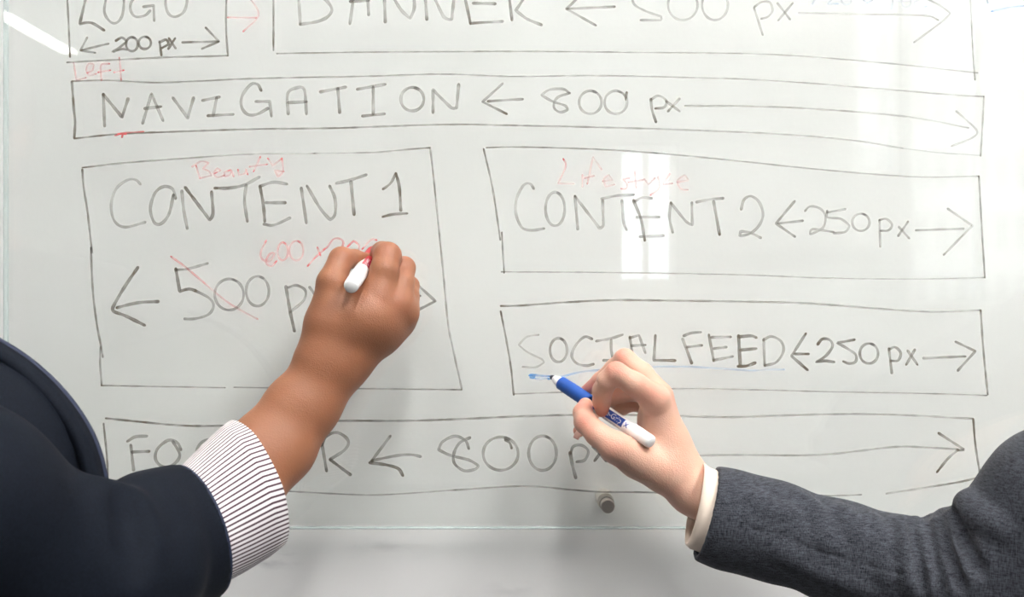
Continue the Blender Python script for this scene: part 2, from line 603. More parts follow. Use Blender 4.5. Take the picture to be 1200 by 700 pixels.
# ceiling lamps, in rows that run towards the board
def lamp(x, y0, y1, label, w=0.09, m='lamp'):
    z = 2.85
    t = empty('pendant_lamp_offscreen', (x, (y0 + y1) / 2, z))
    child(boxes('housing', [(x - w - .01, x + w + .01, y0 - .01, y1 + .01, z + .008, z + .06)], M['alu']), t)
    child(boxes('diffuser_offscreen', [(x - w, x + w, y0, y1, z, z + .008)], M[m]), t)
    for yy in (y0 + .2, y1 - .2):
        child(obj('cable', lathe_mesh('cable', [(0, .002), (H - z - .06, .002)], (x, yy, z + .06), (0, 0, 1), (0, 1, 0), 8), M['alu']), t)
    tag(t, label, 'lamp', 'linear pendant lamps')


for (x, y0, y1, w, lb) in ((-2.65, -4.65, -1.2, .045, 'long linear pendant lamp by the left wall'),
                           (-0.75, -2.1, -0.45, .055, 'narrow linear pendant lamp over the person in navy'),
                           (0.20, -2.1, -0.45, .10, 'linear pendant lamp over the gap between both people'),
                           (1.20, -2.1, -0.45, .20, 'broad linear pendant lamp over the person in grey')):
    lamp(x, y0, y1, lb, w, 'lamp_dim' if x < -2 else 'lamp')

# street and the block across it, seen only as a reflection in the glass
tag(boxes('street_ground', [(-60, 90, -110, -8, -14.2, -14)], M['asphalt']), 'dark asphalt street below the windows', kind='structure')
FY = -48.0
fs = (CAM_D - FY) / F


def fac(px, py):
    return (px - 600) * fs, CAM_Z + (350 - py) * fs


bx0, _ = fac(1000, 0); bx1, bz1 = fac(1330, -160)
blk = empty('office_building', ((bx0 + bx1) / 2, FY - 6, -14))
tag(blk, 'pale office block with rows of grey windows, reflected in the glass', 'building')
child(boxes('wall', [(bx0 - 3, bx1, FY - 12, FY - .25, -14, bz1)], M['facade']), blk)
wm = None
rows = [-105, -35, 35, 105, 180, 252, 322]
for r_, py in enumerate(rows):
    xa, za = fac(0, py); _, zb = fac(0, py + 70)
    # spandrel band between two rows of windows, standing proud
    child(boxes('spandrel', [(bx0 - 3, bx1, FY - .25, FY, zb, zb + (za - zb) * .42)], M['facade']), blk)
    for c_ in range(13):
        wx, _ = fac(1036 + c_ * 23.5, 0)
        ww = fs * 12
        if wm is None:
            wo = boxes('window', [(-ww / 2, ww / 2, -.06, 0.0, 0, 1)], M['facade_win'])
            wm = wo
        else:
            wo = wm.copy(); COL.objects.link(wo)
        wo.location = (wx, FY - .20, zb + (za - zb) * .42)
        wo.scale = (1, 1, (za - zb) * .58)
        child(wo, blk)

# ------------------------------------------------------------------ the glass board
board = empty('glass_board', ((GL + GR) / 2, 0.004, GB))
tag(board, 'clear glass writing board with a web page layout drawn in marker', 'whiteboard')


def pane_mesh():
    bm = bmesh.new()
    r = bmesh.ops.create_cube(bm, size=1)
    for v in r['verts']:
        v.co = Vector(((GL + GR) / 2 + v.co.x * (GR - GL), 0.004 + v.co.y * 0.008, (GB + GT) / 2 + v.co.z * (GT - GB)))
    bmesh.ops.bevel(bm, geom=bm.edges[:], offset=0.0011, segments=1, affect='EDGES')
    bm.faces.ensure_lookup_table()
    for f in bm.faces:
        f.material_index = 0 if abs(f.normal.y) > 0.95 else 1
    me = bpy.data.meshes.new('pane')
    bm.to_mesh(me); bm.free()
    me.materials.append(M['glass']); me.materials.append(M['glass_edge'])
    return me


child(obj('pane', pane_mesh(), None), board)
sp = P(712.5, 594, 0.012)
for k in range(-1, 4):
    for top in (0, 1):
        c = np.array([sp[0] + k * 0.49, 0, sp[2] if not top else GT - 0.026])
        st = child(obj('standoff', lathe_mesh('standoff', [(0, 0), (0, .0070), (0.001, .0074), (.022, .0074), (.022, 0)], (c[0], WY - .0002, c[2]), (0, -1, 0)), M['spacer'], smooth=False), board)
        cp = obj('cap', lathe_mesh('cap', [(0, .0066), (.002, .0066), (.0022, .0052), (.0036, .0052), (.0038, .0060), (.0115, .0060), (.0122, .0054), (.0122, 0)], (c[0], 0.0, c[2]), (0, -1, 0)), M['steel'])
        cp.parent = st


# ---- handwriting
REG = dict(a=(0, 0, 3.183), b=(300, 0, 3.183), c=(600, 0, 3.183), e=(900, 0, 3.183), f=(80, 160, 4.376), g=(300, 160, 4.377),
           h=(80, 290, 3.888), i=(560, 160, 4.0), j=(860, 190, 3.75), k=(580, 340, 4.0), l=(880, 350, 4.0), m=(100, 470, 3.75),
           n=(400, 470, 3.75), o=(860, 470, 3.75), p=(0, 0, 1.0), q=(340, 260, 3.89))


def X(reg, *pts):
    ox, oy, s = REG[reg]
    return [(ox + x / s, oy + y / s) for x, y in pts]


def oval(reg, cx, cy, rx, ry, start=-60, sweep=375, tilt=0.0):
    pts = []
    for i in range(19):
        a = math.radians(start - sweep * i / 18)
        x = cx + rx * math.cos(a) + tilt * ry * -math.sin(a); y = cy + ry * math.sin(a)
        pts.append((x, y))
    return X(reg, *pts)


def spline(pts, step=2.0):
    pts = [np.array(p, float) for p in pts]
    if len(pts) == 2:
        n = max(2, int(np.linalg.norm(pts[1] - pts[0]) / (step * 3)) + 1)
        return [pts[0] + (pts[1] - pts[0]) * i / n for i in range(n + 1)]
    out = []
    q = [2 * pts[0] - pts[1]] + pts + [2 * pts[-1] - pts[-2]]
    for i in range(1, len(q) - 2):
        p0, p1, p2, p3 = q[i - 1:i + 3]
        # a sharp turn stays a corner: weaken the tangents there
        def tang(a, b, c):
            u, w = b - a, c - b
            cs = (u @ w) / (np.linalg.norm(u) * np.linalg.norm(w) + 1e-9)
            k = 0.0 if cs < 0.15 else 0.5
            lim = min(np.linalg.norm(u), np.linalg.norm(w)) * 1.6
            t = (c - a) * k
            nt_ = np.linalg.norm(t)
            return t * min(1, lim / (nt_ + 1e-9))
        m1, m2 = tang(p0, p1, p2), tang(p1, p2, p3)
        n = max(2, int(np.linalg.norm(p2 - p1) / step))
        for s in range(n):
            t = s / n
            out.append((2 * t ** 3 - 3 * t ** 2 + 1) * p1 + (t ** 3 - 2 * t ** 2 + t) * m1 + (-2 * t ** 3 + 3 * t ** 2) * p2 + (t ** 3 - t ** 2) * m2)
    out.append(pts[-1])
    return out


def ribbon(V, Fc, cov, pts, w, c0, c1):
    """flat film of ink: five vertices across, darker rims and darker ends, like dry-erase ink"""
    pl = spline(pts)
    n = len(pl)
    seg = [0.0]
    for a, b in zip(pl[:-1], pl[1:]):
        seg.append(seg[-1] + np.linalg.norm(b - a))
    tot = max(seg[-1], 1e-6)
    base = len(V)
    ph = random.random() * 10
    lift = 0.00018 + random.random() * 0.00025
    prof = [(-1, .10), (-.72, .95), (0, .80), (.72, .95), (1, .10)]
    rows_ = []
    for i in range(n):
        t = pl[min(i + 1, n - 1)] - pl[max(i - 1, 0)]
        t = t / (np.linalg.norm(t) + 1e-9)
        rows_.append((pl[i], t, 1.0))
    # rounded ends
    rows_.insert(0, (pl[0] - rows_[0][1] * w * .42, rows_[0][1], .45))
    rows_.append((pl[-1] + rows_[-1][1] * w * .42, rows_[-1][1], .45))
    seg = [0] + seg + [tot]
    for i, (p, t, ws) in enumerate(rows_):
        nrm = np.array([-t[1], t[0]])
        u = seg[i] / tot
        wl_ = w * .5 * ws * (1 + .10 * math.sin(seg[i] * .21 + ph) + .07 * math.sin(seg[i] * .53 + 2 * ph))
        c = c0 + (c1 - c0) * u
        c *= 1 + .10 * math.sin(seg[i] * .09 + ph * 3)
        e = min(seg[i], tot - seg[i])
        c = min(1.0, c + max(0, .22 * (1 - e / 5.0)))
        for (s, k) in prof:
            q = p + nrm * wl_ * s
            w3 = P(q[0], q[1], lift)
            V.append(w3); cov.append(c * k)
    for i in range(len(rows_) - 1):
        for j in range(4):
            a = base + i * 5 + j
            Fc.append((a, a + 1, a + 6, a + 5))


def ink(name, label, strokes, mat='ink', w=3.6, c=.62):
    V, Fc, cov = [], [], []
    for s in strokes:
        if isinstance(s, tuple):
            pts, ww, c0, c1 = s
        else:
            pts, ww, c0, c1 = s, w, c, c
        ribbon(V, Fc, cov, pts, ww, c0, c1)
    me = mesh(name, V, Fc)
    at = me.attributes.new('cover', 'FLOAT', 'POINT')
    at.data.foreach_set('value', np.array(cov, np.float32))
    o = child(obj(name, me, M[mat]), board)
    if label:
        o['label'] = label
    return o


def lw(w, c0, c1, *pts):
    out = []
    for reg, pp in pts:
        out += X(reg, *pp)
    if w < 3.05:                 # fine chisel lines of the outlines
        w, c0, c1 = w * .9, c0 * .95, c1 * .92
    return (out, w, c0, c1)


# outlines of the page blocks
ink('box_outline', 'thin dark outline around the word LOGO', [
    lw(2.8, .85, .9, ('a', [(250, -40), (256, 100), (261, 212)])),
    lw(2.6, .75, .8, ('a', [(250, 233), (400, 225), (600, 215), (850, 208)])),
    lw(2.8, .7, .9, ('a', [(845, -40), (843, 100), (850, 208)]))])
ink('box_outline', 'long dark outline around the word BANNER', [
    lw(2.8, .7, .95, ('b', [(65, -40), (65, 80), (65, 188)])),
    lw(2.2, .75, .42, ('b', [(77, 200), (400, 195), (955, 192)]), ('c', [(400, 195), (955, 203)]), ('e', [(400, 232), (782, 272)])),
    lw(2.2, .5, .75, ('e', [(753, -40), (765, 200), (772, 298)]))])
ink('box_outline', 'long dark outline around the word NAVIGATION', [
    lw(3.2, .85, .9, ('a', [(268, 305), (275, 400), (280, 455), (277, 515)])),
    lw(2.3, .8, .42, ('a', [(268, 303), (400, 300), (600, 308), (955, 293)]), ('b', [(400, 285), (700, 277)]), ('c', [(0, 285), (300, 282), (600, 288), (955, 300)]), ('e', [(400, 330), (700, 355), (805, 360)])),
    lw(2.4, .55, .7, ('e', [(805, 360), (800, 470), (793, 582)])),
    lw(2.6, .95, .42, ('a', [(277, 517), (450, 500), (700, 490), (955, 482)]), ('b', [(300, 478), (700, 465)]), ('c', [(0, 468), (500, 480), (955, 498)]), ('e', [(300, 522), (500, 553)])),
    lw(1.8, .3, .25, ('e', [(500, 553), (640, 570), (793, 580)]))])
ink('box_outline', 'square dark outline around the words CONTENT 1', [
    lw(3.0, .85, .8, ('f', [(72, 170), (78, 250), (100, 400), (122, 600)]), ('h', [(103, 0), (112, 200), (130, 350), (150, 455), (157, 500)])),
    lw(2.8, .6, .8, ('h', [(147, 455), (145, 530), (152, 630)])),
    lw(2.2, .8, .5, ('h', [(150, 630), (420, 635), (715, 640)])),
    lw(2.2, .45, .7, ('h', [(755, 638), (870, 640)]), ('p', [(360, 455), (450, 456), (541, 457)])),
    lw(2.4, .85, .32, ('f', [(72, 160), (300, 135), (700, 105)]), ('g', [(0, 90), (300, 87)])),
    lw(2.5, .32, .85, ('g', [(300, 87), (600, 82), (800, 65), (893, 58)])),
    lw(2.6, .75, .62, ('g', [(893, 58), (915, 250), (940, 500), (960, 700)]), ('p', [(525, 380), (531, 410), (541, 456)]))])
ink('box_outline', 'dark outline around the words CONTENT 2', [
    lw(2.6, .9, .85, ('i', [(27, 58), (70, 250), (105, 485)])),
    lw(2.4, .8, .8, ('i', [(112, 450), (117, 550), (123, 640)])),
    lw(2.3, .85, .36, ('i', [(40, 53), (200, 50), (500, 58), (800, 75), (1200, 113)]), ('j', [(400, 35), (800, 65), (1075, 62)])),
    lw(2.5, .6, .75, ('j', [(1077, 62), (1090, 300), (1103, 508)])),
    lw(2.0, .6, .42, ('i', [(110, 635), (600, 638), (1200, 648)]), ('j', [(400, 510), (800, 515), (1100, 508)]))])
ink('box_outline', 'dark outline around the words SOCIAL FEED', [
    lw(2.8, .95, .5, ('k', [(27, 75), (120, 73), (300, 60), (540, 48), (800, 50)]), ('l', [(0, 15), (300, 25), (600, 48), (850, 62), (1075, 55)])),
    lw(2.6, .9, .9, ('k', [(27, 100), (70, 330), (88, 492)])),
    lw(2.9, .8, .85, ('l', [(1077, 55), (1090, 250), (1110, 450)])),
    lw(2.0, .6, .5, ('k', [(90, 488), (310, 480), (830, 463)]), ('l', [(0, 428), (400, 438), (800, 445), (1105, 455)]))])
ink('box_outline', 'long dark outline around the word FOOTER', [
    lw(3.0, .95, .5, ('m', [(90, 77), (200, 88), (400, 107), (570, 110), (900, 98)]), ('n', [(0, 88), (200, 88), (400, 85), (800, 68), (1030, 62)]), ('p', [(720, 486), (795, 488)]), ('o', [(0, 72), (200, 65), (600, 58), (1050, 78)])),
    lw(2.9, .9, .95, ('m', [(80, 100), (95, 250), (100, 355)])),
    lw(3.0, .9, .85, ('o', [(1052, 80), (1062, 200), (1083, 330)])),
    lw(2.8, .95, .35, ('o', [(1085, 333), (1000, 355), (850, 380), (670, 408)])),
    lw(2.2, .5, .6, ('o', [(560, 413), (450, 417), (350, 415)])),
    lw(2.3, .6, .5, ('m', [(85, 348), (170, 352), (600, 380)]), ('n', [(0, 410), (200, 412), (500, 392)])),
    lw(2.6, .55, .75, ('n', [(500, 392), (800, 375), (1000, 390), (1130, 400)]), ('p', [(740, 577), (790, 578)]))])

# words and numbers
ink('handwritten_word', 'handwritten word LOGO', [
    lw(3.6, .7, .9, ('a', [(325, -30), (297, 90), (340, 85), (388, 113)])),
    X('a', (400, -30), (389, 40), (405, 75), (430, 87), (455, 60), (462, 0), (455, -30)),
    X('a', (540, -30), (495, 0), (486, 35), (505, 62), (540, 58), (560, 40)), X('a', (535, 25), (573, 20), (575, 77)),
    X('a', (640, -30), (618, 0), (625, 45), (650, 63), (685, 45), (698, 0), (690, -30))], w=3.4)
ink('handwritten_number', 'handwritten size 200 px under LOGO', [
    X('a', (432, 152), (455, 140), (472, 155), (445, 178), (420, 193), (455, 183), (472, 186)), oval('a', 492, 165, 22, 26), oval('a', 540, 160, 23, 23),
    X('a', (595, 155), (602, 206)), X('a', (595, 158), (620, 148), (630, 165), (602, 180)), X('a', (630, 143), (655, 180)), X('a', (653, 143), (628, 182))], w=3.2, c=.85)
ink('arrow', 'small arrow pointing left of 200 px', [X('a', (405, 163), (350, 176), (302, 188)), X('a', (325, 140), (300, 188), (355, 197))], w=2.8, c=.72)
ink('arrow', 'small arrow pointing right of 200 px', [X('a', (680, 158), (815, 155)), X('a', (767, 103), (817, 155), (753, 182))], w=2.8, c=.8)
ink('handwritten_word', 'handwritten word BANNER', [
    X('b', (158, -30), (165, 90)), X('b', (200, -30), (250, -8), (282, 30), (270, 60), (230, 80), (165, 91)),
    X('b', (367, -30), (350, 88)), X('b', (352, 5), (420, 2)), X('b', (415, -30), (420, 55)),
    X('b', (478, -30), (482, 82)), X('b', (500, -30), (540, 35), (575, 68), (590, 30), (587, -30)),
    X('b', (630, -30), (637, 72)), X('b', (655, -30), (700, 62), (730, 72), (741, -30)),
    lw(3.8, .6, .9, ('b', [(775, -30), (800, 88)])), X('b', (810, 12), (892, 14)), lw(3.4, .95, .5, ('b', [(800, 87), (920, 80)])),
    lw(3.8, .6, .8, ('b', [(942, -30), (955, 75)])), lw(3.8, .6, .55, ('c', [(50, -30), (40, 0), (14, 38), (55, 70), (110, 93)]))], w=4.0, c=.55)
ink('arrow', 'arrow pointing left beside 500 px in the banner', [X('c', (383, 25), (205, 33)), X('c', (270, -30), (203, 33), (313, 95))], w=3.2, c=.62)
ink('handwritten_number', 'handwritten size 500 px in the banner', [
    X('c', (500, -30), (448, -25), (455, 15), (500, 42), (556, 62), (555, 76), (480, 75)), oval('c', 637, 18, 55, 57), oval('c', 757, 18, 48, 57)], w=3.0, c=.45)
ink('handwritten_word', 'handwritten px after 500 in the banner', [
    X('c', (903, 30), (935, 130)), X('c', (905, 25), (930, 8), (960, 8), (972, 38), (955, 62), (930, 70)), X('e', (35, 12), (82, 72)), X('e', (92, 12), (38, 76))], w=3.0, c=.45)
ink('arrow', 'long arrow pointing right in the banner', [
    X('e', (115, 48), (350, 53), (500, 55), (600, 60), (635, 75)), X('e', (560, -20), (640, 20), (680, 50), (650, 80), (545, 158))], w=2.6, c=.42)
ink('handwritten_word', 'handwritten word NAVIGATION', [
    lw(4.0, .8, .55, ('a', [(385, 352), (390, 470)])), lw(4.0, .75, .65, ('a', [(385, 352), (455, 437), (478, 368)])),
    X('a', (532, 460), (565, 350), (608, 450)), X('a', (540, 405), (600, 398)),
    X('a', (645, 365), (700, 440), (722, 365)),
    X('a', (755, 375), (818, 362)), X('a', (808, 365), (795, 432)), lw(3.6, .8, .5, ('a', [(775, 432), (870, 427)])),
    X('p', (306, 106), (302, 99), (294, 99), (284, 112), (283, 125), (290, 134), (301, 134), (314, 127)), X('p', (300, 119), (316, 119), (318, 136)),
    X('b', (120, 425), (118, 350), (150, 328), (180, 335), (188, 425)), X('b', (120, 383), (188, 380)),
    X('b', (240, 343), (335, 325)), X('b', (305, 330), (312, 420)),
    X('b', (378, 333), (482, 315)), X('b', (437, 325), (437, 425)), lw(3.6, .85, .5, ('b', [(397, 433), (480, 425)])),
    oval('b', 583, 370, 43, 44), X('b', (660, 420), (660, 335), (728, 402), (748, 402), (756, 315))], w=3.9, c=.58)
ink('arrow', 'arrow pointing left beside the navigation size', [X('b', (865, 378), (955, 372), (995, 370)), lw(3.2, .5, .85, ('b', [(920, 312), (845, 380), (935, 425)]))], w=3.2, c=.62)
ink('handwritten_number', 'handwritten size 800 px in the navigation bar', [
    X('c', (215, 348), (190, 332), (140, 335), (110, 355), (150, 378), (200, 395), (207, 410), (180, 419), (156, 400), (168, 365), (215, 347)),
    oval('c', 292, 382, 42, 43), oval('c', 387, 382, 42, 43), X('c', (428, 345), (425, 372)),
    lw(3.6, .75, .65, ('c', [(518, 370), (522, 410), (537, 455)])), X('c', (518, 372), (545, 358), (575, 375), (568, 400), (535, 405)), X('c', (575, 378), (625, 415)), X('c', (625, 368), (582, 415))], w=3.3, c=.56)
ink('arrow', 'long arrow pointing right in the navigation bar', [
    lw(2.6, .6, .36, ('c', [(645, 395), (955, 398)]), ('e', [(300, 415), (550, 440), (748, 477)])), X('e', (702, 415), (745, 452), (780, 490), (760, 515), (685, 545))], w=2.6, c=.42)
ink('handwritten_word', 'handwritten words CONTENT 1', [
    lw(3.4, .42, .6, ('f', [(370, 245), (345, 222), (300, 225), (245, 270), (220, 350), (235, 430), (290, 465), (395, 440)])),
    X('f', (550, 318), (535, 270), (490, 257), (445, 290), (421, 370), (440, 440), (475, 448), (515, 400), (540, 300)),
    X('f', (582, 280), (592, 380), (610, 472)), lw(4.2, .95, .65, ('f', [(600, 262), (725, 428), (742, 395), (735, 285)])),
    lw(4.0, .85, .45, ('f', [(752, 265), (820, 265), (900, 250), (980, 208)])), X('f', (912, 250), (904, 330), (918, 435)),
    lw(4.0, .75, .95, ('f', [(983, 255), (1000, 350), (1007, 435)])), X('g', (20, 255), (90, 235), (158, 244)), X('g', (50, 340), (150, 340)), lw(3.6, .85, .35, ('g', [(40, 450), (90, 455), (175, 418)])),
    X('g', (232, 265), (258, 443)), X('g', (262, 255), (330, 370), (380, 427), (405, 400), (405, 320), (378, 255)),
    X('g', (412, 240), (480, 225), (565, 197)), lw(4.2, .6, .9, ('g', [(487, 232), (503, 400)])),
    lw(3.4, .7, .9, ('g', [(652, 270), (690, 240), (718, 190)])), lw(3.8, .95, .95, ('g', [(718, 190), (735, 260), (743, 380)])), lw(3.4, .9, .7, ('g', [(650, 412), (700, 400), (775, 395)]))], w=4.0, c=.6)
ink('arrow', 'arrow pointing left of the crossed out 500 px', [
    lw(4.2, .9, .8, ('h', [(317, 92), (260, 175), (210, 260), (205, 290), (260, 312), (347, 355)])), X('h', (222, 275), (320, 252), (410, 247))], w=4.0, c=.75)
ink('handwritten_number', 'handwritten size 500 px struck through in red', [
    lw(4.2, .85, .8, ('h', [(490, 98), (508, 200), (550, 190), (580, 198)])), X('h', (580, 198), (640, 230), (662, 265), (640, 305), (580, 325), (530, 326)), lw(3.4, .7, .45, ('h', [(490, 103), (550, 97), (635, 73)])),
    oval('h', 733, 215, 66, 71), oval('h', 862, 200, 52, 68),
    lw(4.2, .7, .75, ('p', [(335, 336), (340, 365), (345, 388)])), X('q', (-10, 300), (30, 290), (70, 315), (60, 360), (0, 412)), X('q', (88, 298), (150, 385)), X('q', (150, 300), (95, 390))], w=3.4, c=.58)
ink('arrow', 'arrow pointing right behind the brown hand', [X('q', (250, 345), (592, 338)), lw(3.4, .6, .7, ('q', [(560, 268), (662, 362), (540, 425)]))], w=3.4, c=.62)
ink('handwritten_word', 'handwritten words CONTENT 2', [
    X('i', (262, 245), (245, 222), (215, 228), (182, 290), (178, 360), (205, 425), (250, 440), (310, 432)), oval('i', 362, 340, 45, 79),
    X('i', (455, 280), (468, 435)), X('i', (455, 280), (570, 430), (588, 418), (585, 300)),
    X('i', (580, 292), (650, 278), (730, 273)), X('i', (675, 300), (683, 400), (697, 438)),
    lw(3.8, .6, .85, ('i', [(730, 300), (765, 390), (782, 487)])), X('i', (735, 305), (770, 287), (815, 290)), X('i', (745, 378), (850, 378)), X('i', (760, 470), (870, 465)),
    X('i', (905, 310), (898, 380), (913, 450)), X('i', (905, 312), (975, 398), (1005, 415), (1003, 310)),
    X('i', (1025, 308), (1090, 295), (1150, 290)), lw(3.8, .6, .85, ('i', [(1105, 305), (1133, 460)])),
    X('j', (32, 208), (45, 165), (75, 150), (110, 175), (128, 230), (110, 280), (70, 315), (25, 325), (30, 305), (70, 310), (118, 333))], w=3.5, c=.52)
ink('arrow', 'arrow pointing left beside 250 px of content 2', [lw(3.2, .6, .75, ('j', [(267, 172), (185, 270), (268, 328)])), X('j', (195, 270), (303, 258))], w=3.0, c=.6)
ink('handwritten_number', 'handwritten size 250 px of content 2', [
    X('j', (313, 215), (335, 195), (380, 205), (402, 240), (390, 290), (335, 318), (345, 295), (438, 308)), X('j', (410, 215), (411, 243), (470, 250), (508, 280), (490, 307), (440, 313)), X('j', (410, 222), (490, 207)),
    oval('j', 558, 265, 38, 38), X('j', (640, 255), (643, 372)), X('j', (640, 255), (670, 250), (695, 275), (680, 300), (645, 302)), X('j', (725, 285), (770, 335)), X('j', (765, 262), (722, 325))], w=3.0, c=.5)
ink('arrow', 'arrow pointing right beside 250 px of content 2', [X('j', (800, 300), (1010, 293)), X('j', (940, 205), (1048, 280), (922, 408))], w=2.8, c=.5)
ink('handwritten_word', 'handwritten words SOCIAL FEED', [
    lw(2.8, .35, .5, ('k', [(205, 210), (150, 220), (112, 258), (150, 290), (220, 325), (230, 340), (190, 362), (130, 360)])), oval('k', 298, 282, 40, 56),
    X('k', (455, 230), (420, 220), (378, 260), (360, 310), (385, 345), (430, 355), (462, 348)),
    X('k', (475, 240), (540, 228), (598, 210)), X('k', (545, 235), (545, 280), (552, 325)), lw(3.2, .9, .8, ('k', [(508, 330), (570, 330)])),
    X('k', (632, 220), (645, 305)), X('k', (632, 225), (675, 212), (705, 295)), X('k', (640, 262), (705, 258)),
    lw(3.6, .8, .85, ('k', [(752, 213), (745, 330), (845, 331)])),
    lw(3.8, .6, .9, ('k', [(880, 230), (922, 343)])), X('k', (885, 215), (920, 202), (965, 198)), X('k', (900, 268), (970, 260)),
    lw(3.6, .75, .7, ('k', [(1003, 210), (1025, 332)])), X('k', (1015, 222), (1105, 220)), X('k', (1025, 275), (1085, 268)), X('k', (1025, 330), (1115, 312)),
    lw(4.4, .95, .95, ('k', [(1142, 215), (1150, 355)])), lw(4.0, .95, .85, ('k', [(1142, 220), (1200, 215), (1225, 223)])), lw(3.8, .9, .85, ('k', [(1150, 282), (1225, 275)])), lw(4.0, .95, .85, ('k', [(1140, 358), (1180, 356), (1220, 342)])),
    X('l', (60, 190), (62, 260), (65, 315)), X('l', (58, 195), (95, 178), (140, 200), (153, 245), (120, 298), (65, 315))], w=3.4, c=.6)
ink('arrow', 'arrow pointing left beside 250 px of the social feed', [lw(3.6, .7, .95, ('l', [(257, 165), (190, 270), (265, 335)])), X('l', (205, 260), (270, 260))], w=3.6, c=.85)
ink('handwritten_number', 'handwritten size 250 px of the social feed', [
    lw(3.6, .8, .9, ('l', [(313, 215), (335, 190), (370, 195), (382, 225), (350, 270), (305, 298), (345, 292), (390, 298)])), X('l', (485, 193), (405, 208), (460, 240), (492, 265), (490, 297), (460, 305), (433, 295)), oval('l', 553, 258, 43, 47),
    X('l', (647, 235), (660, 350)), X('l', (647, 240), (675, 228), (702, 255), (690, 290), (655, 292)), X('l', (735, 245), (780, 310)), X('l', (768, 240), (728, 310))], w=3.4, c=.68)
ink('arrow', 'arrow pointing right beside 250 px of the social feed', [X('l', (808, 280), (1005, 272)), X('l', (960, 203), (1052, 247), (970, 338))], w=3.2, c=.66)
ink('handwritten_word', 'handwritten word FOOTER', [
    X('m', (200, 195), (212, 305)), X('m', (185, 178), (220, 158), (270, 155)), X('m', (205, 225), (280, 222)),
    X('m', (420, 215), (405, 185), (365, 173), (318, 210), (308, 255), (335, 287), (380, 285), (415, 240), (385, 178)),
    oval('m', 545, 230, 55, 60), X('m', (640, 165), (760, 150)), X('m', (700, 160), (710, 300)), X('m', (850, 165), (862, 300), (965, 295)), X('m', (850, 165), (940, 158)), X('m', (856, 230), (930, 226)),
    X('m', (1040, 190), (1060, 308)), X('m', (1038, 195), (1060, 155), (1110, 140), (1155, 175), (1140, 215), (1075, 258)), lw(3.8, .7, .8, ('m', [(1075, 258), (1165, 325)]))], w=3.9, c=.62)
ink('arrow', 'arrow pointing left beside the footer size', [X('n', (215, 155), (130, 268)), lw(4.0, .8, .9, ('n', [(125, 272), (200, 282), (250, 298), (270, 328)])), X('n', (135, 262), (250, 240), (310, 237), (348, 245))], w=3.6, c=.64)
ink('handwritten_number', 'handwritten size 800 px in the footer', [
    X('n', (560, 210), (545, 175), (500, 155), (445, 180), (428, 215), (480, 240), (560, 260), (602, 285), (590, 300), (540, 307), (497, 275), (495, 230), (520, 185), (565, 162)),
    oval('n', 700, 232, 77, 73), oval('n', 884, 230, 61, 76), lw(3.4, .8, .8, ('n', [(720, 172), (740, 185), (748, 208)])),
    lw(4.4, .65, .7, ('n', [(1006, 228), (1015, 280), (1030, 338)])), X('n', (1008, 230), (1020, 200), (1055, 195), (1085, 220), (1070, 260), (1035, 268)), X('n', (1113, 263), (1160, 200)), X('n', (1105, 200), (1165, 265))], w=3.7, c=.62)
ink('arrow', 'long arrow pointing right in the footer', [
    (X('p', (745, 540), (805, 535)) + X('o', (0, 238), (300, 240), (450, 232), (700, 203), (850, 205), (985, 213)), 2.6, .5, .55), lw(3.2, .8, .6, ('o', [(900, 142), (1012, 215), (985, 218)])), lw(3.2, .6, .9, ('o', [(985, 215), (940, 255), (893, 313)]))], w=2.8, c=.5)

# red notes
RW = dict(mat='red', w=2.2, c=.42)
ink('handwritten_note', 'red handwritten note Left above the navigation bar', [
    X('a', (275, 235), (285, 300), (320, 290)), X('a', (325, 272), (345, 262), (350, 240), (330, 238), (322, 262), (335, 282), (358, 275)),
    X('a', (408, 238), (380, 240), (375, 260), (378, 300)), X('a', (366, 270), (412, 262)), X('a', (445, 215), (452, 300)), X('a', (425, 270), (462, 262))], **RW)
ink('arrow', 'small red arrow pointing right from the LOGO box', [X('a', (850, 65), (955, 66)), X('p', (290, -6), (303, 17), (285, 37))], **RW)
ink('underline', 'short red tick on the edge of the navigation bar', [X('a', (430, 505), (460, 497), (535, 492)), X('a', (440, 500), (470, 500)), X('a', (458, 500), (455, 512))], mat='red', w=2.6, c=.6)
ink('handwritten_note', 'red handwritten note Beauty above CONTENT 1', [
    X('f', (655, 150), (675, 215)), X('f', (635, 155), (680, 128), (720, 135), (690, 165), (720, 178), (735, 200), (675, 215)), X('f', (750, 190), (782, 175), (765, 163), (745, 188), (765, 210), (800, 200)),
    X('f', (832, 172), (800, 185), (805, 206), (830, 195), (835, 170), (848, 205)), X('f', (870, 170), (875, 197), (905, 190), (912, 165), (920, 195)), X('f', (985, 105), (950, 180)), X('f', (930, 155), (1020, 143)),
    X('g', (60, 112), (85, 150), (130, 115)), X('g', (133, 112), (138, 180), (112, 206), (95, 172), (142, 180))], **RW)
ink('handwritten_note', 'red handwritten note Lifestyle above CONTENT 2', [
    lw(2.4, .5, .3, ('i', [(400, 105), (412, 140), (375, 220), (450, 222)])), X('i', (490, 180), (490, 235)), X('i', (580, 155), (540, 95), (528, 150), (513, 222)), X('i', (500, 195), (545, 185)),
    X('i', (585, 210), (632, 205), (615, 180), (590, 200), (600, 236), (640, 225)), X('i', (710, 195), (680, 200), (700, 225), (695, 245), (672, 245)), X('i', (735, 165), (742, 240)), X('i', (705, 215), (775, 203)),
    X('i', (780, 200), (800, 226), (830, 195)), X('i', (845, 190), (850, 240), (810, 275)), X('i', (900, 175), (866, 225), (912, 220)), X('i', (935, 215), (988, 205), (970, 180), (935, 208), (950, 245), (985, 250))], mat='red', w=2.3, c=.30)
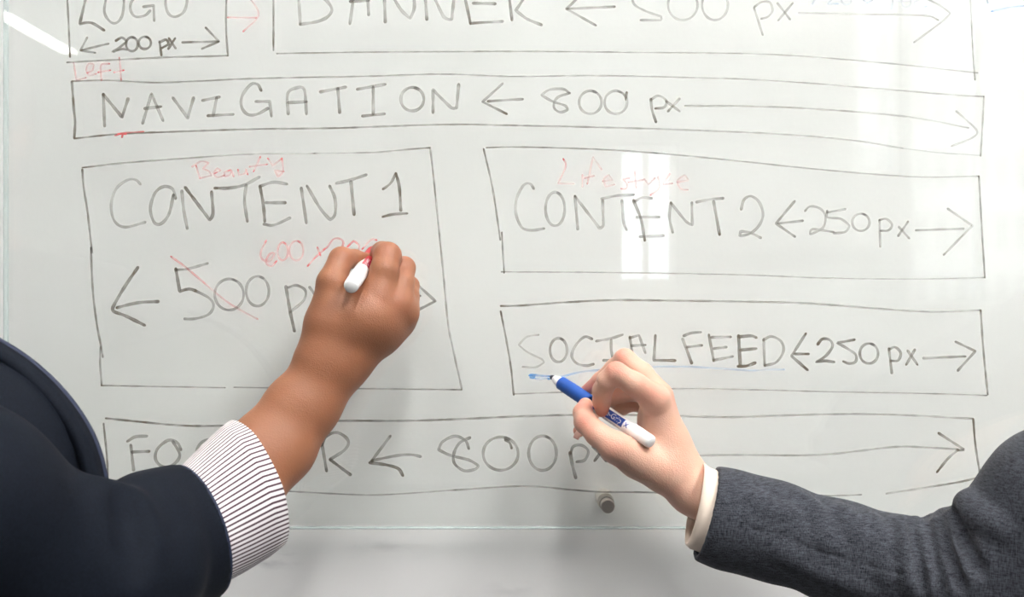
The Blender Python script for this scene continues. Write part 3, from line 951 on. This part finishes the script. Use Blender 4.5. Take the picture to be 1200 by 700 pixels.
ink('handwritten_note', 'red handwritten size 600 by 200 above the brown hand', [
    X('g', (52, 535), (25, 590), (32, 630), (70, 640), (97, 600), (72, 600), (50, 645), (78, 666), (105, 640)), oval('g', 137, 590, 26, 46), oval('g', 207, 586, 36, 50),
    X('g', (315, 570), (330, 610)), X('g', (355, 575), (300, 625), (265, 665)), X('g', (362, 572), (400, 525), (440, 530), (445, 560), (390, 620), (460, 615)), X('g', (470, 565), (500, 536), (530, 565), (510, 620), (475, 600)), X('g', (545, 578), (590, 530), (618, 532))], mat='red', w=2.5, c=.48)
ink('strike_line', 'red diagonal line crossing out 500 px', [lw(2.8, .6, .42, ('h', [(468, 42), (540, 95), (700, 230), (775, 280), (862, 327)]))], mat='red')

# blue notes
ink('handwritten_note', 'faint blue handwritten size in the banner', [
    X('e', (140, -18), (185, -18), (165, 15)), X('e', (215, -15), (250, -15), (222, 15), (262, 14)), oval('e', 292, 0, 18, 17), X('e', (355, 0), (388, 22)), X('e', (390, 0), (350, 22)),
    X('e', (480, -10), (455, -10), (465, 0), (460, 32)), oval('e', 515, 5, 17, 22), X('e', (578, -8), (545, 8), (552, 28), (592, 24))], mat='blue', w=2.4, c=.22)
ink('handwritten_note', 'light blue dash by the end of the banner', [lw(3.0, .5, .5, ('e', [(835, 42), (900, 28), (955, 22), (1010, 16)])), X('e', (812, -20), (820, 10))], mat='blue', w=2.6, c=.4)
ink('underline', 'blue line drawn under SOCIAL FEED', [
    lw(2.6, .5, .32, ('k', [(250, 418), (320, 405), (400, 385), (500, 375), (700, 362), (900, 360), (1050, 368), (1200, 378)]), ('l', [(80, 334), (155, 333)])),
    lw(3.4, .8, .6, ('k', [(165, 400), (186, 400), (180, 412), (166, 409), (175, 403)])), lw(2.2, .6, .45, ('k', [(160, 402), (260, 405)])), lw(2.0, .5, .4, ('k', [(188, 396), (255, 405)])), lw(2.2, .4, .35, ('k', [(188, 416), (220, 418), (250, 415)]))], mat='blue')


# ------------------------------------------------------------------ markers
def marker(label, tip, tail, up, grip, nibm, printm, words, roll, rad=.0056, p0=.029):
    tip = np.array(tip); tail = np.array(tail)
    L_ = np.linalg.norm(tip - tail)
    ax = (tip - tail) / L_
    t = empty('marker_pen', tuple(tail))
    r = rad
    UP = up
    def part(name, prof, m, parent=None, seg=28):
        o = obj(name, lathe_mesh(name, prof, tail, ax, UP, seg), m, smooth=True)
        return child(o, t)
    part('barrel', [(.0002, 0), (.0002, r * .72), (.0012, r * .9), (.0028, r * .96), (.010, r * .98), (.0104, r * .93), (.0110, r * .93), (.0114, r), (.066, r), (.066, 0)], M['white_plastic'])
    g = [(L_ - .052, r * .8), (L_ - .052, r * 1.02)]
    for i in range(17):
        u = i / 16
        g.append((L_ - .051 + u * .036, r * (1.07 + .05 * math.sin(u * math.pi)) - (0.00022 if i % 2 else 0)))
    g += [(L_ - .0145, r * .98), (L_ - .0142, r * .6)]
    part('grip', g, grip)
    part('tip_cone', [(L_ - .016, r * .5), (L_ - .0145, r * .92), (L_ - .009, r * .74), (L_ - .0048, r * .44), (L_ - .0046, 0)], M['white_plastic'])
    part('nib', [(L_ - .006, r * .40), (L_ - .0022, r * .38), (L_ - .0004, r * .2), (L_, 0)], nibm)
    # printed panel on the barrel, its lettering wrapped round the plastic
    a, s, tt = frame_of(ax, UP)
    pv = lathe_mesh('label_panel', [(p0, r * 1.012), (.064, r * 1.012)], tail, ax, UP, 14, roll - .62, roll + .72)
    lp = child(obj('label_panel', pv, printm, smooth=True), t)
    def wrap(txt, x0, size, ang, m, name):
        cu = bpy.data.curves.new('t', 'FONT'); cu.body = txt; cu.size = size
        to = bpy.data.objects.new('t', cu); COL.objects.link(to)
        dg = bpy.context.evaluated_depsgraph_get()
        me = bpy.data.meshes.new_from_object(to.evaluated_get(dg))
        bpy.data.objects.remove(to)
        me.materials.clear()
        for v in me.vertices:
            h = x0 - v.co.x
            an = ang + (v.co.y - size * .35) / r * (1)
            q = tail + a * h + (s * math.sin(an) + tt * math.cos(an)) * r * 1.03
            v.co = Vector(q)
        o = obj(name, me, m)
        return child(o, t)
    for (txt, x0, size, da, m, nm) in words:
        wrap(txt, x0, size, roll + da, m, nm)
    tag(t, label, 'marker')
    return t


TIP_R, TAIL_R = P(645, 441, 0.0005), P(764, 519, 0.090)
marker('white dry-erase marker with blue rubber grip drawing the underline', TIP_R, TAIL_R, (0, -1, 0.35), M['blue_rubber'], M['nib_dark'], M['blue_print'],
       [('Erase-Grip', .0590, .0064, 0.14, M['white_plastic'], 'lettering'), ('dry erase marker', .0560, .0030, -.90, M['blue_print'], 'lettering'), ('x', .0275, .0085, .25, M['blue_print'], 'logo_mark')], -0.28)
TIP_L, TAIL_L = P(441, 292, 0.0005), P(411, 336, 0.108)
marker('white dry-erase marker with red print in the brown hand', TIP_L, TAIL_L, (0.2, 0, 1), M['red_rubber'], M['nib_red'], M['red_print'],
       [('Erase-Grip', .0625, .0052, 0.0, M['white_plastic'], 'lettering')], 0.5, .0061, .043)


# ------------------------------------------------------------------ people
def pts(*q):
    return [(P(x, y, d), R(r, d)) for (x, y, d, r) in q]


def hand_field(fingers, palm, kp=0.010, kw=0.009, kf=0.0016, carve=()):
    def f(p):
        dp = None
        for c in palm:
            e = chain(p, c, kp)
            dp = e if dp is None else smin(dp, e, kp)
        out = dp
        for c in fingers:
            e = smin(dp, chain(p, c, 0.003), kw)
            out = smin(out, e, kf)
        for (a, b, r, k) in carve:
            e = cone(p, a, b, r, r)
            out = -smin(-out, e, k)
        return out
    return f


def flush(me, V, spots):
    fl = np.zeros(len(V))
    for c, r, s in spots:
        fl = np.maximum(fl, s * np.exp(-((np.linalg.norm(V - c, axis=1) / r) ** 2)))
    at = me.attributes.new('flush', 'FLOAT', 'POINT')
    at.data.foreach_set('value', fl.astype(np.float32))


# ---- left person: brown hand with red marker
thumb = pts((386, 378, .078, 19), (388, 331, .078, 16.5), (400, 304, .067, 14.2), (416, 303.5, .053, 10.6), (430, 303, .041, 6.8))
index = pts((444, 346, .072, 17), (450, 318, .069, 16.5), (454, 300, .060, 16.0), (448, 296, .040, 12.5), (441, 297, .020, 9.0))
middle = pts((466, 356, .066, 16), (471, 332, .058, 14), (473.5, 314, .048, 13.0), (470, 312, .026, 11), (461, 317, .012, 9))
ring = pts((474, 366, .058, 15), (479, 348, .045, 12), (480, 335, .034, 11), (474, 335, .018, 10), (464, 339, .011, 9))
little = pts((468, 380, .047, 14), (476, 362, .034, 11), (477, 352, .027, 10), (470, 350, .014, 9), (462, 352, .010, 8))
palmL = [pts((390, 418, .074, 27), (420, 372, .074, 26), (441, 348, .070, 18)),
         pts((402, 420, .068, 26), (440, 375, .068, 24), (466, 360, .062, 18)),
         pts((406, 420, .062, 24), (446, 388, .056, 22), (470, 374, .050, 16)),
         pts((372, 418, .078, 22), (384, 378, .076, 21), (392, 345, .072, 16)),
         pts((384, 424, .074, 27), (343, 474, .084, 27.5), (306, 520, .098, 31), (268, 580, .125, 34), (212, 636, .165, 36)),
         pts((404, 424, .068, 25), (366, 478, .080, 27.5), (333, 528, .094, 31), (284, 590, .122, 34), (218, 644, .165, 36))]
fL = hand_field([thumb, index, middle, ring, little], palmL, kp=.014, kw=.010)
ELB_L, SH_L = P(100, 698, .215), np.array([-.50, -.36, 1.35])

# ---- right person: light hand with blue marker
thumbR = pts((772, 548, .066, 21), (721, 524, .084, 17.5), (700, 509, .077, 14.0), (686, 495, .066, 13.0), (683, 484, .054, 11.2), (686, 475, .046, 8.8))
indexR = pts((767, 467, .072, 17), (743, 450, .080, 14.0), (722, 437, .082, 12.6), (712, 446, .078, 12), (706, 458, .071, 11.5), (705, 471, .063, 10.2), (705.5, 481, .057, 8.2))
middleR = pts((772, 462, .060, 15), (752, 438, .058, 13), (732, 421, .050, 12), (720, 432, .042, 11), (704, 446, .034, 9.8), (687, 458, .024, 7.0))
ringR = pts((775, 474, .048, 13), (748, 458, .034, 12), (728, 460, .024, 11.5), (704, 470, .016, 10), (690, 490, .018, 9), (679, 505, .022, 7.5))
littleR = pts((776, 490, .036, 12), (756, 474, .024, 11), (738, 472, .017, 10), (728, 478, .012, 9), (722, 476, .014, 8))
palmR = [pts((813, 574, .060, 22), (782, 522, .058, 23), (768, 472, .066, 18)),
         pts((815, 572, .055, 21), (783, 512, .050, 15), (774, 470, .054, 15)),
         pts((814, 574, .050, 21), (782, 522, .038, 16), (776, 490, .036, 15)),
         pts((808, 576, .060, 22), (776, 550, .064, 23), (748, 539, .070, 19), (722, 526, .078, 16.5)),
         pts((768, 516, .050, 20), (766, 492, .052, 18)),
         pts((810, 574, .060, 22), (838, 588, .064, 26), (900, 615, .075, 34), (1000, 655, .095, 40), (1100, 685, .125, 42))]
cut = [(P(700, 447, .078), P(709, 453, .082), .0009, .0022)]
fR = hand_field([thumbR, indexR, middleR, ringR, littleR], palmR, kp=.010, kw=.0065, kf=.0008, carve=cut)
ELB_R, SH_R = P(1135, 706, .13), np.array([.66, -.20, 1.37])


def bounds(fs_, pad=0.02):
    a = np.array([p for c in fs_ for p, r in c]); r = max(r for c in fs_ for p, r in c)
    return a.min(0) - r - pad, a.max(0) + r + pad


def rest_of_person(sr, sl, facing, handed_arm, tall):
    """field of the body parts away from the writing hand: head, neck, torso core, other arm and hand"""
    facing = np.array([facing[0], facing[1], 0.0]); facing /= np.linalg.norm(facing)
    side = sr - sl; side[2] = 0; side /= np.linalg.norm(side)
    up = np.array([0, 0, 1.0])
    mid = (sr + sl) / 2
    neck = mid + up * .05 - facing * .01
    head = mid + up * .235 + facing * .035
    hip = np.array([mid[0], mid[1], mid[2] - .50])
    el = sl - up * .29 - side * .05 - facing * .02
    wr = el - up * .235 + facing * .09
    rot = np.stack([side, facing, up], 1)
    return dict(facing=facing, side=side, up=up, mid=mid, neck=neck, head=head, hip=hip, el=el, wr=wr, rot=rot, sr=sr, sl=sl)


def body_field(b, arm):
    sd, fc, up = b['side'], b['facing'], b['up']
    hd = b['head']
    wr = b['wr']
    dirn = -up * .93 + fc * .3; dirn /= np.linalg.norm(dirn)
    kn = wr + dirn * .085
    fing = []
    for i, (o, l) in enumerate(((-.028, .072), (-.009, .080), (.010, .074), (.028, .058))):
        a = kn + fc * -o * 1.0
        m1 = a + dirn * l * .5 + sd * .010; m2 = a + dirn * l * .9 + sd * .028
        fing.append([(a, .0095), (m1, .0085), (m2, .007)])
    fing.append([(wr + dirn * .02 + fc * .02, .013), (wr + dirn * .06 + fc * .045 + sd * .01, .011), (wr + dirn * .092 + fc * .05 + sd * .02, .008)])
    def f(p):
        d = ellip(p, hd + up * .025 - fc * .012, (.074, .092, .092), b['rot'])
        d = smin(d, ellip(p, hd - up * .045 + fc * .022, (.058, .070, .078), b['rot']), .04)      # jaw
        d = smin(d, cone(p, hd + fc * .086 + up * .004, hd + fc * .102 - up * .030, .007, .0125), .012)  # nose
        d = smin(d, cone(p, hd + fc * .078 + up * .028 - sd * .035, hd + fc * .078 + up * .028 + sd * .035, .010, .010), .02)  # brow
        for s in (-1, 1):
            d = smin(d, ellip(p, hd + sd * s * .074 - fc * .012 - up * .004, (.008, .017, .030), b['rot']), .008)   # ears
            d = -smin(-d, np.linalg.norm(p - (hd + fc * .094 + up * .008 + sd * s * .031), axis=1) - .012, .014)    # eye sockets
        d = smin(d, cone(p, hd - up * .07 - fc * .02, b['neck'], .052, .056), .03)
        d = smin(d, cone(p, b['neck'], b['mid'] - up * .05, .058, .085), .05)
        d = smin(d, cone(p, b['mid'] - up * .05, b['hip'], .085, .085), .04)
        d = smin(d, cone(p, b['sr'], b['sl'], .035, .035), .04)
        d = smin(d, chain(p, arm, .01), .03)
        d = smin(d, chain(p, [(b['sl'], .036), (b['el'], .034), (wr, .024)], .01), .02)
        pm = smin(cone(p, wr, kn - fc * .022, .022, .015), cone(p, wr, kn + fc * .022, .022, .016), .015)
        d = smin(d, pm, .012)
        for c in fing:
            d = smin(d, chain(p, c, .004), .005)
        return d
    return f


LEAN = .14                      # the left person leans: hips nearer to the board's middle than the head
bL = rest_of_person(SH_L, SH_L + np.array([-.36, .08, 0.0]), (.21, .97), None, 1.66)
bL['hip'] = bL['hip'] + bL['side'] * LEAN
bR = rest_of_person(SH_R, SH_R + np.array([.27, -.26, 0.0]), (-.70, -.71), None, 1.72)


def make_body(name, fh, chains, b, arm, mat, spots, parent, h=0.0011):
    lo, hi = bounds(chains)
    V1, Q1 = surface(fh, lo, hi, h)
    ff = body_field(b, arm)
    allp = np.array([b['head'] + [.12, .12, .14], b['head'] - [.12, .12, .14], b['hip'] - .1, b['hip'] + .1, b['wr'] - [.06, .06, .2], b['wr'] + .06, b['sr'] + .06, b['sr'] - .06, b['sl'] + .06, b['sl'] - .06, b['el'] - .06, b['el'] + .06] + [a - .05 for a, r in arm] + [a + .05 for a, r in arm])
    V2, Q2 = surface(ff, allp.min(0), allp.max(0), 0.004)
    V = np.concatenate([V1, V2]); Q = np.concatenate([Q1, Q2 + len(V1)])
    me = np_mesh(name, V, Q)
    flush(me, V, spots)
    return child(obj(name, me, mat, smooth=True), parent)


personL = empty('person', (bL['mid'][0], bL['mid'][1], 0))
tag(personL, 'person in navy jacket and striped shirt cuff writing with a red marker', 'person')
personR = empty('person', (bR['mid'][0], bR['mid'][1], 0))
tag(personR, 'person in grey melange jacket and cream cuff drawing with a blue marker', 'person')

armL = [(P(216, 638, .168), .022), (ELB_L, .036), (SH_L, .042)]
armR = [(P(960, 640, .09), .026), (ELB_R, .034), (SH_R, .042)]
spL = [(P(450, 290, .07), .012, .5), (P(400, 290, .075), .014, .35), (P(478, 305, .06), .012, .6), (P(432, 300, .045), .010, .7), (P(446, 345, .09), .012, .3), (P(468, 352, .08), .012, .4)]
spR = [(P(720, 428, .085), .010, .75), (P(728, 412, .06), .010, .85), (P(770, 462, .09), .014, .45), (P(786, 462, .06), .012, .5), (P(705, 480, .055), .012, .8),
       (P(684, 474, .055), .010, .6), (P(684, 497, .078), .012, .6), (P(690, 456, .03), .014, .8), (P(679, 506, .025), .010, .6), (P(722, 524, .10), .012, .35)]
make_body('body', fL, [thumb, index, middle, ring, little] + palmL, bL, armL, M['skin_l'], spL, personL)
make_body('body', fR, [thumbR, indexR, middleR, ringR, littleR] + palmR, bR, armR, M['skin_r'], spR, personR)


# fingernails: small curved plates
def nail(pos, axis, out, w, l, mat, parent):
    a = np.array(axis, float); a /= np.linalg.norm(a)
    o = np.array(out, float); o -= a * (o @ a); o /= np.linalg.norm(o)
    s = np.cross(a, o)
    v, f = [], []
    for i in range(7):
        for j in range(7):
            u = i / 6 * 2 - 1; t = j / 6 * 2 - 1
            sx = u * (1 - .12 * max(0, t) ** 2 - .18 * max(0, -t) ** 2)
            v.append(pos + s * sx * w / 2 + a * t * l / 2 * (1 - .15 * u * u) - o * (w * .22 * u * u + .0006 * t * t))
    for i in range(6):
        for j in range(6):
            f.append((i * 7 + j, i * 7 + j + 1, i * 7 + j + 8, i * 7 + j + 7))
    me = mesh('fingernail', v, f)
    ob = child(obj('fingernail', me, mat, smooth=True), parent)
    md = ob.modifiers.new('solid', 'SOLIDIFY'); md.thickness = 0.0006
    return ob


nail(P(676.0, 508.5, .0295), (-.55, -.1, -.8), (-.75, -.55, .35), .0075, .0085, M['nail_r'], personR)


# ---- clothes
def sleeve_field(ch, rim, nrm, wall, inner, ridges=(), grooves=(), extra=None, k=0.02):
    def core(p):
        d = chain(p, ch, k)
        if extra is not None:
            d = extra(p, d)
        for (a, b_, r1, r2, kk) in ridges:
            d = smin(d, cone(p, a, b_, r1, r2), kk)
        for (a, b_, r1, r2, kk) in grooves:
            d = -smin(-d, cone(p, a, b_, r1, r2), kk)
        return d
    def f(p):
        d = core(p)
        d = np.maximum(d, (p - rim) @ nrm)
        d = np.maximum(d, -chain(p, inner, .01))
        return d
    return f, core


def unit(v):
    v = np.array(v, float)
    return v / np.linalg.norm(v)


# left sleeve
C0 = P(229, 622, .15)
n0 = unit((.68, .70, .20))
rimr = R(79, .15)
chL = [(C0 + n0 * .06, rimr * .98), (C0 - n0 * .03, rimr), (P(105, 706, .215), R(100, .215)), (P(-60, 590, .29), R(112, .29)), (SH_L, R(122, .37))]
innerL = [(C0 + n0 * .08, rimr - .005), (C0 - n0 * .045, rimr - .005)]
chF = chL


def front(core, px, py, dd=0.0):
    return P(px, py, march(core, px, py) + dd)


def trace(core, path, dd, step=7.0):
    q = []
    for (x0_, y0_), (x1_, y1_) in zip(path[:-1], path[1:]):
        n_ = max(1, int(math.hypot(x1_ - x0_, y1_ - y0_) / step))
        q += [front(core, x0_ + (x1_ - x0_) * i / n_, y0_ + (y1_ - y0_) * i / n_, dd) for i in range(n_)]
    return q + [front(core, path[-1][0], path[-1][1], dd)]


fs0, core0 = sleeve_field(chL, C0, n0, .004, innerL)
rg, gv = [], []
for path, r, dd in (([(166, 588), (178, 612), (188, 645), (192, 690)], 16, -.013), ([(118, 600), (136, 640), (146, 700)], 18, -.014)):
    q = trace(core0, path, dd, 14)
    for a, b_ in zip(q[:-1], q[1:]):
        rg.append((a, b_, R(r, .2), R(r, .2) * .9, .030))
_, core0 = sleeve_field(chL, C0, n0, .004, innerL, rg)          # creases are cut into the folded cloth
crease = [(146, 578, .001), (151, 592, .001), (156, 608, .0015), (161, 626, .003), (165, 645, .0045), (168, 668, .0075)]
q = [front(core0, x, y, dd) for x, y, dd in crease]
for a, b_ in zip(q[:-1], q[1:]):
    gv.append((a, b_, R(4, .2), R(4, .2), .018))
fsL, _ = sleeve_field(chL, C0, n0, .004, innerL, rg, gv)
lo, hi = bounds([chL], .01)
V, Q = surface(fsL, lo, hi, .0024)
child(obj('jacket_sleeve', np_mesh('jacket_sleeve', V, Q), M['navy'], smooth=True), personL)

# right sleeve
C1 = P(827, 601, .072)
n1 = unit((-.955, .12, .26))
r1_ = R(54.5, .072)
chR = [(C1 + n1 * .05, r1_), (C1 - n1 * .02, r1_), (P(905, 622, .080), R(55, .08)), (P(985, 648, .092), R(57, .09)), (P(1060, 672, .108), R(62, .108)), (P(1137, 702, .13), R(78, .13)), (P(1250, 590, .16), R(88, .16)), (SH_R, R(112, .2))]
innerR = [(C1 + n1 * .07, r1_ - .004), (C1 - n1 * .045, r1_ - .004)]
fs1, core1 = sleeve_field(chR, C1, n1, .004, innerR, k=.012)
rg, gv = [], []
for path, r, dd in (([(1058, 612), (1064, 640), (1070, 690)], 7, -.001), ([(1076, 612), (1084, 640), (1092, 690)], 6, -.0005), ([(1092, 608), (1100, 640), (1114, 690)], 6, -.0005),
                    ([(1106, 602), (1118, 640), (1138, 690)], 6, -.0005), ([(1134, 590), (1150, 606), (1180, 622)], 14, -.006), ([(985, 603), (1004, 622), (1012, 640)], 9, -.0055), ([(940, 588), (960, 612), (972, 640)], 8, -.006),
                    ([(1020, 612), (1034, 640), (1040, 676)], 8, -.005), ([(1160, 640), (1150, 670), (1120, 700)], 11, -.006), ([(905, 640), (960, 668), (1020, 690)], 8, -.006), ([(880, 585), (900, 600), (930, 606)], 8, -.0065)):
    q = trace(core1, path, dd)
    for a, b_ in zip(q[:-1], q[1:]):
        rg.append((a, b_, R(r, .1), R(r, .1), .008))
_, core1 = sleeve_field(chR, C1, n1, .004, innerR, rg, k=.012)
for path, r, dd in (([(1067, 606), (1075, 650), (1082, 690)], 2.4, -.0005), ([(1085, 604), (1094, 650), (1104, 690)], 2.4, -.0008), ([(1100, 600), (1112, 650), (1128, 690)], 2.4, -.0008), ([(1118, 600), (1134, 640), (1150, 672)], 3.0, 0)):
    q = trace(core1, path, dd)
    for a, b_ in zip(q[:-1], q[1:]):
        gv.append((a, b_, R(r, .1), R(r, .1), .006))
q = trace(core1, [(862, 617), (916, 627), (962, 648), (1058, 674)], .0006)          # sleeve seam
for a, b_ in zip(q[:-1], q[1:]):
    gv.append((a, b_, R(1.2, .1), R(1.2, .1), .0012))
fsR, coreR = sleeve_field(chR, C1, n1, .004, innerR, rg, gv, k=.012)
lo, hi = bounds([chR], .01)
V, Q = surface(fsR, lo, hi, .0018, 3)
child(obj('jacket_sleeve', np_mesh('jacket_sleeve', V, Q), M['grey'], smooth=True), personR)


# jacket bodies, the other sleeves, trousers, shoes, hair
def torso_field(b, bust=None, shift=0.0):
    sd, fc, up = b['side'], b['facing'], b['up']
    mid, hip = b['mid'], b['hip']
    def f(p):
        d = ellip(p, mid - up * .17 + sd * shift * .7, (.185, .115, .25), b['rot'])
        d = smin(d, ellip(p, mid - up * .40 + sd * shift, (.165, .115, .22), b['rot']), .06)
        d = smin(d, ellip(p, hip - up * .05, (.185, .130, .17), b['rot']), .06)
        d = smin(d, cone(p, b['sr'], b['sl'], .058, .058), .06)
        d = smin(d, cone(p, b['neck'] - fc * .01, mid - up * .06, .066, .10), .05)
        d = smin(d, chain(p, [(b['sl'], .060), (b['el'], .055), (b['wr'] + up * .015, .046)], .02), .03)
        d = np.maximum(d, -cone(p, b['neck'] + up * .2, b['neck'] - up * .02, .061, .061))
        if bust is not None:
            d = bust(p, d)
        d = np.maximum(d, hip[2] - .14 - p[:, 2])
        return d
    return f


def add_torso(b, mat, parent, bust=None, shift=0.0):
    lo = np.minimum.reduce([b['sl'], b['sr'], b['hip'], b['wr']]) - .30; hi = np.maximum.reduce([b['sl'], b['sr'], b['hip'], b['neck']]) + .26
    lo[2] = b['hip'][2] - .2; hi[2] = b['neck'][2] + .1
    V, Q = surface(torso_field(b, bust, shift), lo, hi, .0055)
    child(obj('jacket_body', np_mesh('jacket_body', V, Q), mat, smooth=True), parent)


BC = P(-66, 566, .235)
BR = R(151, .235)


def bustL(p, d):
    ch = bL['mid'] - bL['up'] * .15 + bL['side'] * LEAN * .7 + bL['facing'] * .03
    e = cone(p, BC, ch, BR, .10)
    e = smin(e, cone(p, BC, bL['hip'] + bL['facing'] * .05 + bL['side'] * .06 - bL['up'] * .06, BR, .10), .012)
    return smin(d, e, .03)


add_torso(bL, M['navy'], personL, bustL, LEAN)
add_torso(bR, M['grey'], personR)

# the turned jacket front of the left person: a lapel band that stands off the chest
def band(name, path, w, thick, mat, parent):
    """strip following a path of points, with width direction per point"""
    v, f = [], []
    n = len(path)
    for i, (p, wd, nd) in enumerate(path):
        for (s, t) in ((0, -1), (1, -1), (1.06, 0), (1, 1), (0, 1)):
            v.append(p + wd * w * s + nd * thick * t * .5)
    for i in range(n - 1):
        for j in range(5):
            a = i * 5 + j; b_ = i * 5 + (j + 1) % 5
            f.append((a, b_, b_ + 5, a + 5))
    f.append((4, 3, 2, 1, 0)); f.append(tuple((n - 1) * 5 + j for j in range(5)))
    return child(obj(name, mesh(name, v, f), mat, smooth=True), parent)


edge = spline([(-70, 372), (-30, 388), (0, 404), (30, 424), (60, 451), (84, 480), (102, 510), (113, 540), (119, 570), (120, 610)], 6)
path = []
for i, q in enumerate(edge):
    t = edge[min(i + 1, len(edge) - 1)] - edge[max(i - 1, 0)]; t = t / np.linalg.norm(t)
    nrm2 = np.array([t[1], -t[0]])            # outward on the picture of the chest
    p0 = P(q[0] - nrm2[0] * 15, q[1] - nrm2[1] * 15, .235)
    p1 = P(q[0], q[1], .222)
    wd = p1 - p0; L1 = np.linalg.norm(wd)
    t3 = np.array([t[0], 0, -t[1]])
    path.append((p0, wd / L1, unit(np.cross(wd / L1, t3))))
band('lapel', path, L1, .006, M['navy'], personL)
path2 = [(p + w_ * L1 * .97, w_, n_) for p, w_, n_ in path]
band('lapel_piping', path2, .0035, .0066, M['navy_edge'], personL)


def cuff(name, rings, mat, parent, thick, seg=96, wob=0.0, open_ang=None):
    """shirt cuff: loft through rings (centre, normal, radius, squash) with its own thickness and UVs"""
    v, f, uv = [], [], []
    layers = []
    for s in (0, 1):
        seq = rings if s == 0 else rings[::-1]
        for (c, nr, r, ph) in seq:
            layers.append((c, nr, r - (thick if s else 0), ph))
    cols = seg + 1
    nlay = len(rings)
    for li, (c, nr, r, ph) in enumerate(layers):
        a, s_, t_ = frame_of(nr, (0, -1, 0))
        vv = li / (nlay - 1) if li < nlay else (2 * nlay - 1 - li) / (nlay - 1)
        for i in range(cols):
            an = 2 * math.pi * i / seg
            rr = r * (1 + wob * vv * math.sin(3 * an + ph) + .5 * wob * vv * math.sin(7 * an + 2 * ph))
            v.append(c + (s_ * math.sin(an) + t_ * math.cos(an)) * rr + a * wob * .10 * r * math.sin(2 * an))
            uv.append((i / seg, vv))
    nl = len(layers)
    for j in range(nl):
        j2 = (j + 1) % nl
        for i in range(seg):
            f.append((j * cols + i, j * cols + i + 1, j2 * cols + i + 1, j2 * cols + i))
    me = mesh(name, v, f)
    ul = me.uv_layers.new(name='UVMap')
    for lp in me.loops:
        ul.data[lp.index].uv = uv[lp.vertex_index]
    return child(obj(name, me, mat, smooth=True), parent)


CE = P(298, 570, .112)
nE = unit((.74, .62, .24))
rE = R(80, .112)
cuff('shirt_cuff', [(C0 - n0 * .03, n0, rimr - .006, .6), (C0, n0, rimr - .005, .6), (C0 * .6 + CE * .4, unit(n0 * .6 + nE * .4), rimr * .55 + rE * .45 - .002, .6), (C0 * .2 + CE * .8, nE, rE * .995, .6), (CE, nE, rE, .6)], M['stripe'], personL, .0022, wob=.02)
CR = P(814, 590, .066)
nR = unit((-.96, .12, .22))
cuff('shirt_cuff', [(C1 - n1 * .03, n1, R(48, .07), .3), (C1 * .5 + CR * .5, n1, R(48.5, .07), .3), (CR, nR, R(48.5, .066), .3)], M['cream'], personR, .0022, wob=.008)
# sleeve hem bindings
child(obj('sleeve_hem', lathe_mesh('sleeve_hem', [(-.0012, rimr - .004), (-.0012, rimr + .0008), (.0006, rimr + .0006), (.0010, rimr - .002), (.0006, rimr - .005)], C0, n0, (0, -1, 0), 64), M['navy_edge'], smooth=True), personL)


def legs(b, parent, hairm, long_hair):
    sd, fc, up = b['side'], b['facing'], b['up']
    hip = b['hip']
    def f(p):
        d = ellip(p, hip - up * .06, (.165, .115, .13), b['rot'])
        for s in (-1, 1):
            h_ = hip + sd * s * .085 - up * .08
            k_ = np.array([h_[0], h_[1], .47]) + fc * .01; a_ = np.array([h_[0], h_[1], .06]) - fc * .02
            d = smin(d, chain(p, [(h_, .088), (k_, .066), (a_, .055)], .02), .03)
        return d
    lo = hip - .3; hi = hip + .3; lo[2] = -.02; hi[2] = hip[2] + .12
    V, Q = surface(f, lo, hi, .007)
    child(obj('trousers', np_mesh('trousers', V, Q), M['trousers'], smooth=True), parent)
    for s in (-1, 1):
        c = np.array([hip[0], hip[1], 0]) + sd * s * .085
        def g(p, c=c):
            d = cone(p, c - fc * .06 + up * .042, c + fc * .14 + up * .034, .042, .036)
            d = smin(d, cone(p, c - fc * .05 + up * .05, c - fc * .03 + up * .10, .040, .044), .03)
            return np.maximum(d, -p[:, 2] + .001)
        V, Q = surface(g, c - [.25, .25, .01], c + [.25, .25, .17], .005)
        child(obj('shoe', np_mesh('shoe', V, Q), M['leather'], smooth=True), parent)
    hd = b['head']
    def hf(p):
        d = ellip(p, hd + up * .035 - fc * .022, (.084, .101, .097), b['rot'])
        if long_hair:
            d = smin(d, ellip(p, hd - up * .03 - fc * .09, (.055, .05, .06), b['rot']), .02)
        q = (p - hd)
        face = (q @ fc) * 1.0 - .055 + np.maximum(0, (q @ up) - .02) * -.75
        d = np.maximum(d, face)
        d = np.maximum(d, -(q @ up) - .07)
        return d
    V, Q = surface(hf, hd - .2, hd + .2, .004)
    child(obj('hair', np_mesh('hair', V, Q), hairm, smooth=True), parent)
    for s in (-1, 1):
        ec = hd + fc * .080 + up * .008 + sd * s * .031
        e = child(obj('eye', lathe_mesh('eye', [(-.0115 * math.cos(i * math.pi / 10), .0115 * math.sin(i * math.pi / 10)) for i in range(11)], ec, fc, (0, 0, 1), 16), M['eye'], smooth=True), parent)
        ir = obj('iris', lathe_mesh('iris', [(.0108, .0055), (.0116, .004), (.0121, 0)], ec, fc, (0, 0, 1), 16), M['iris'], smooth=True)
        ir.parent = e; ir.matrix_parent_inverse = Matrix.Translation(-Vector(parent.location))
        ir.matrix_parent_inverse = e.matrix_parent_inverse.inverted() @ Matrix.Translation(-Vector(parent.location)) if False else Matrix.Identity(4)
    def lf(p):
        return ellip(p, hd + fc * .086 - up * .062, (.022, .010, .0075), b['rot'])
    V, Q = surface(lf, hd + fc * .086 - up * .062 - .03, hd + fc * .086 - up * .062 + .03, .0025)
    child(obj('lips', np_mesh('lips', V, Q), M['lips'], smooth=True), parent)


legs(bL, personL, M['hair'], True)
legs(bR, personR, M['hair_b'], False)
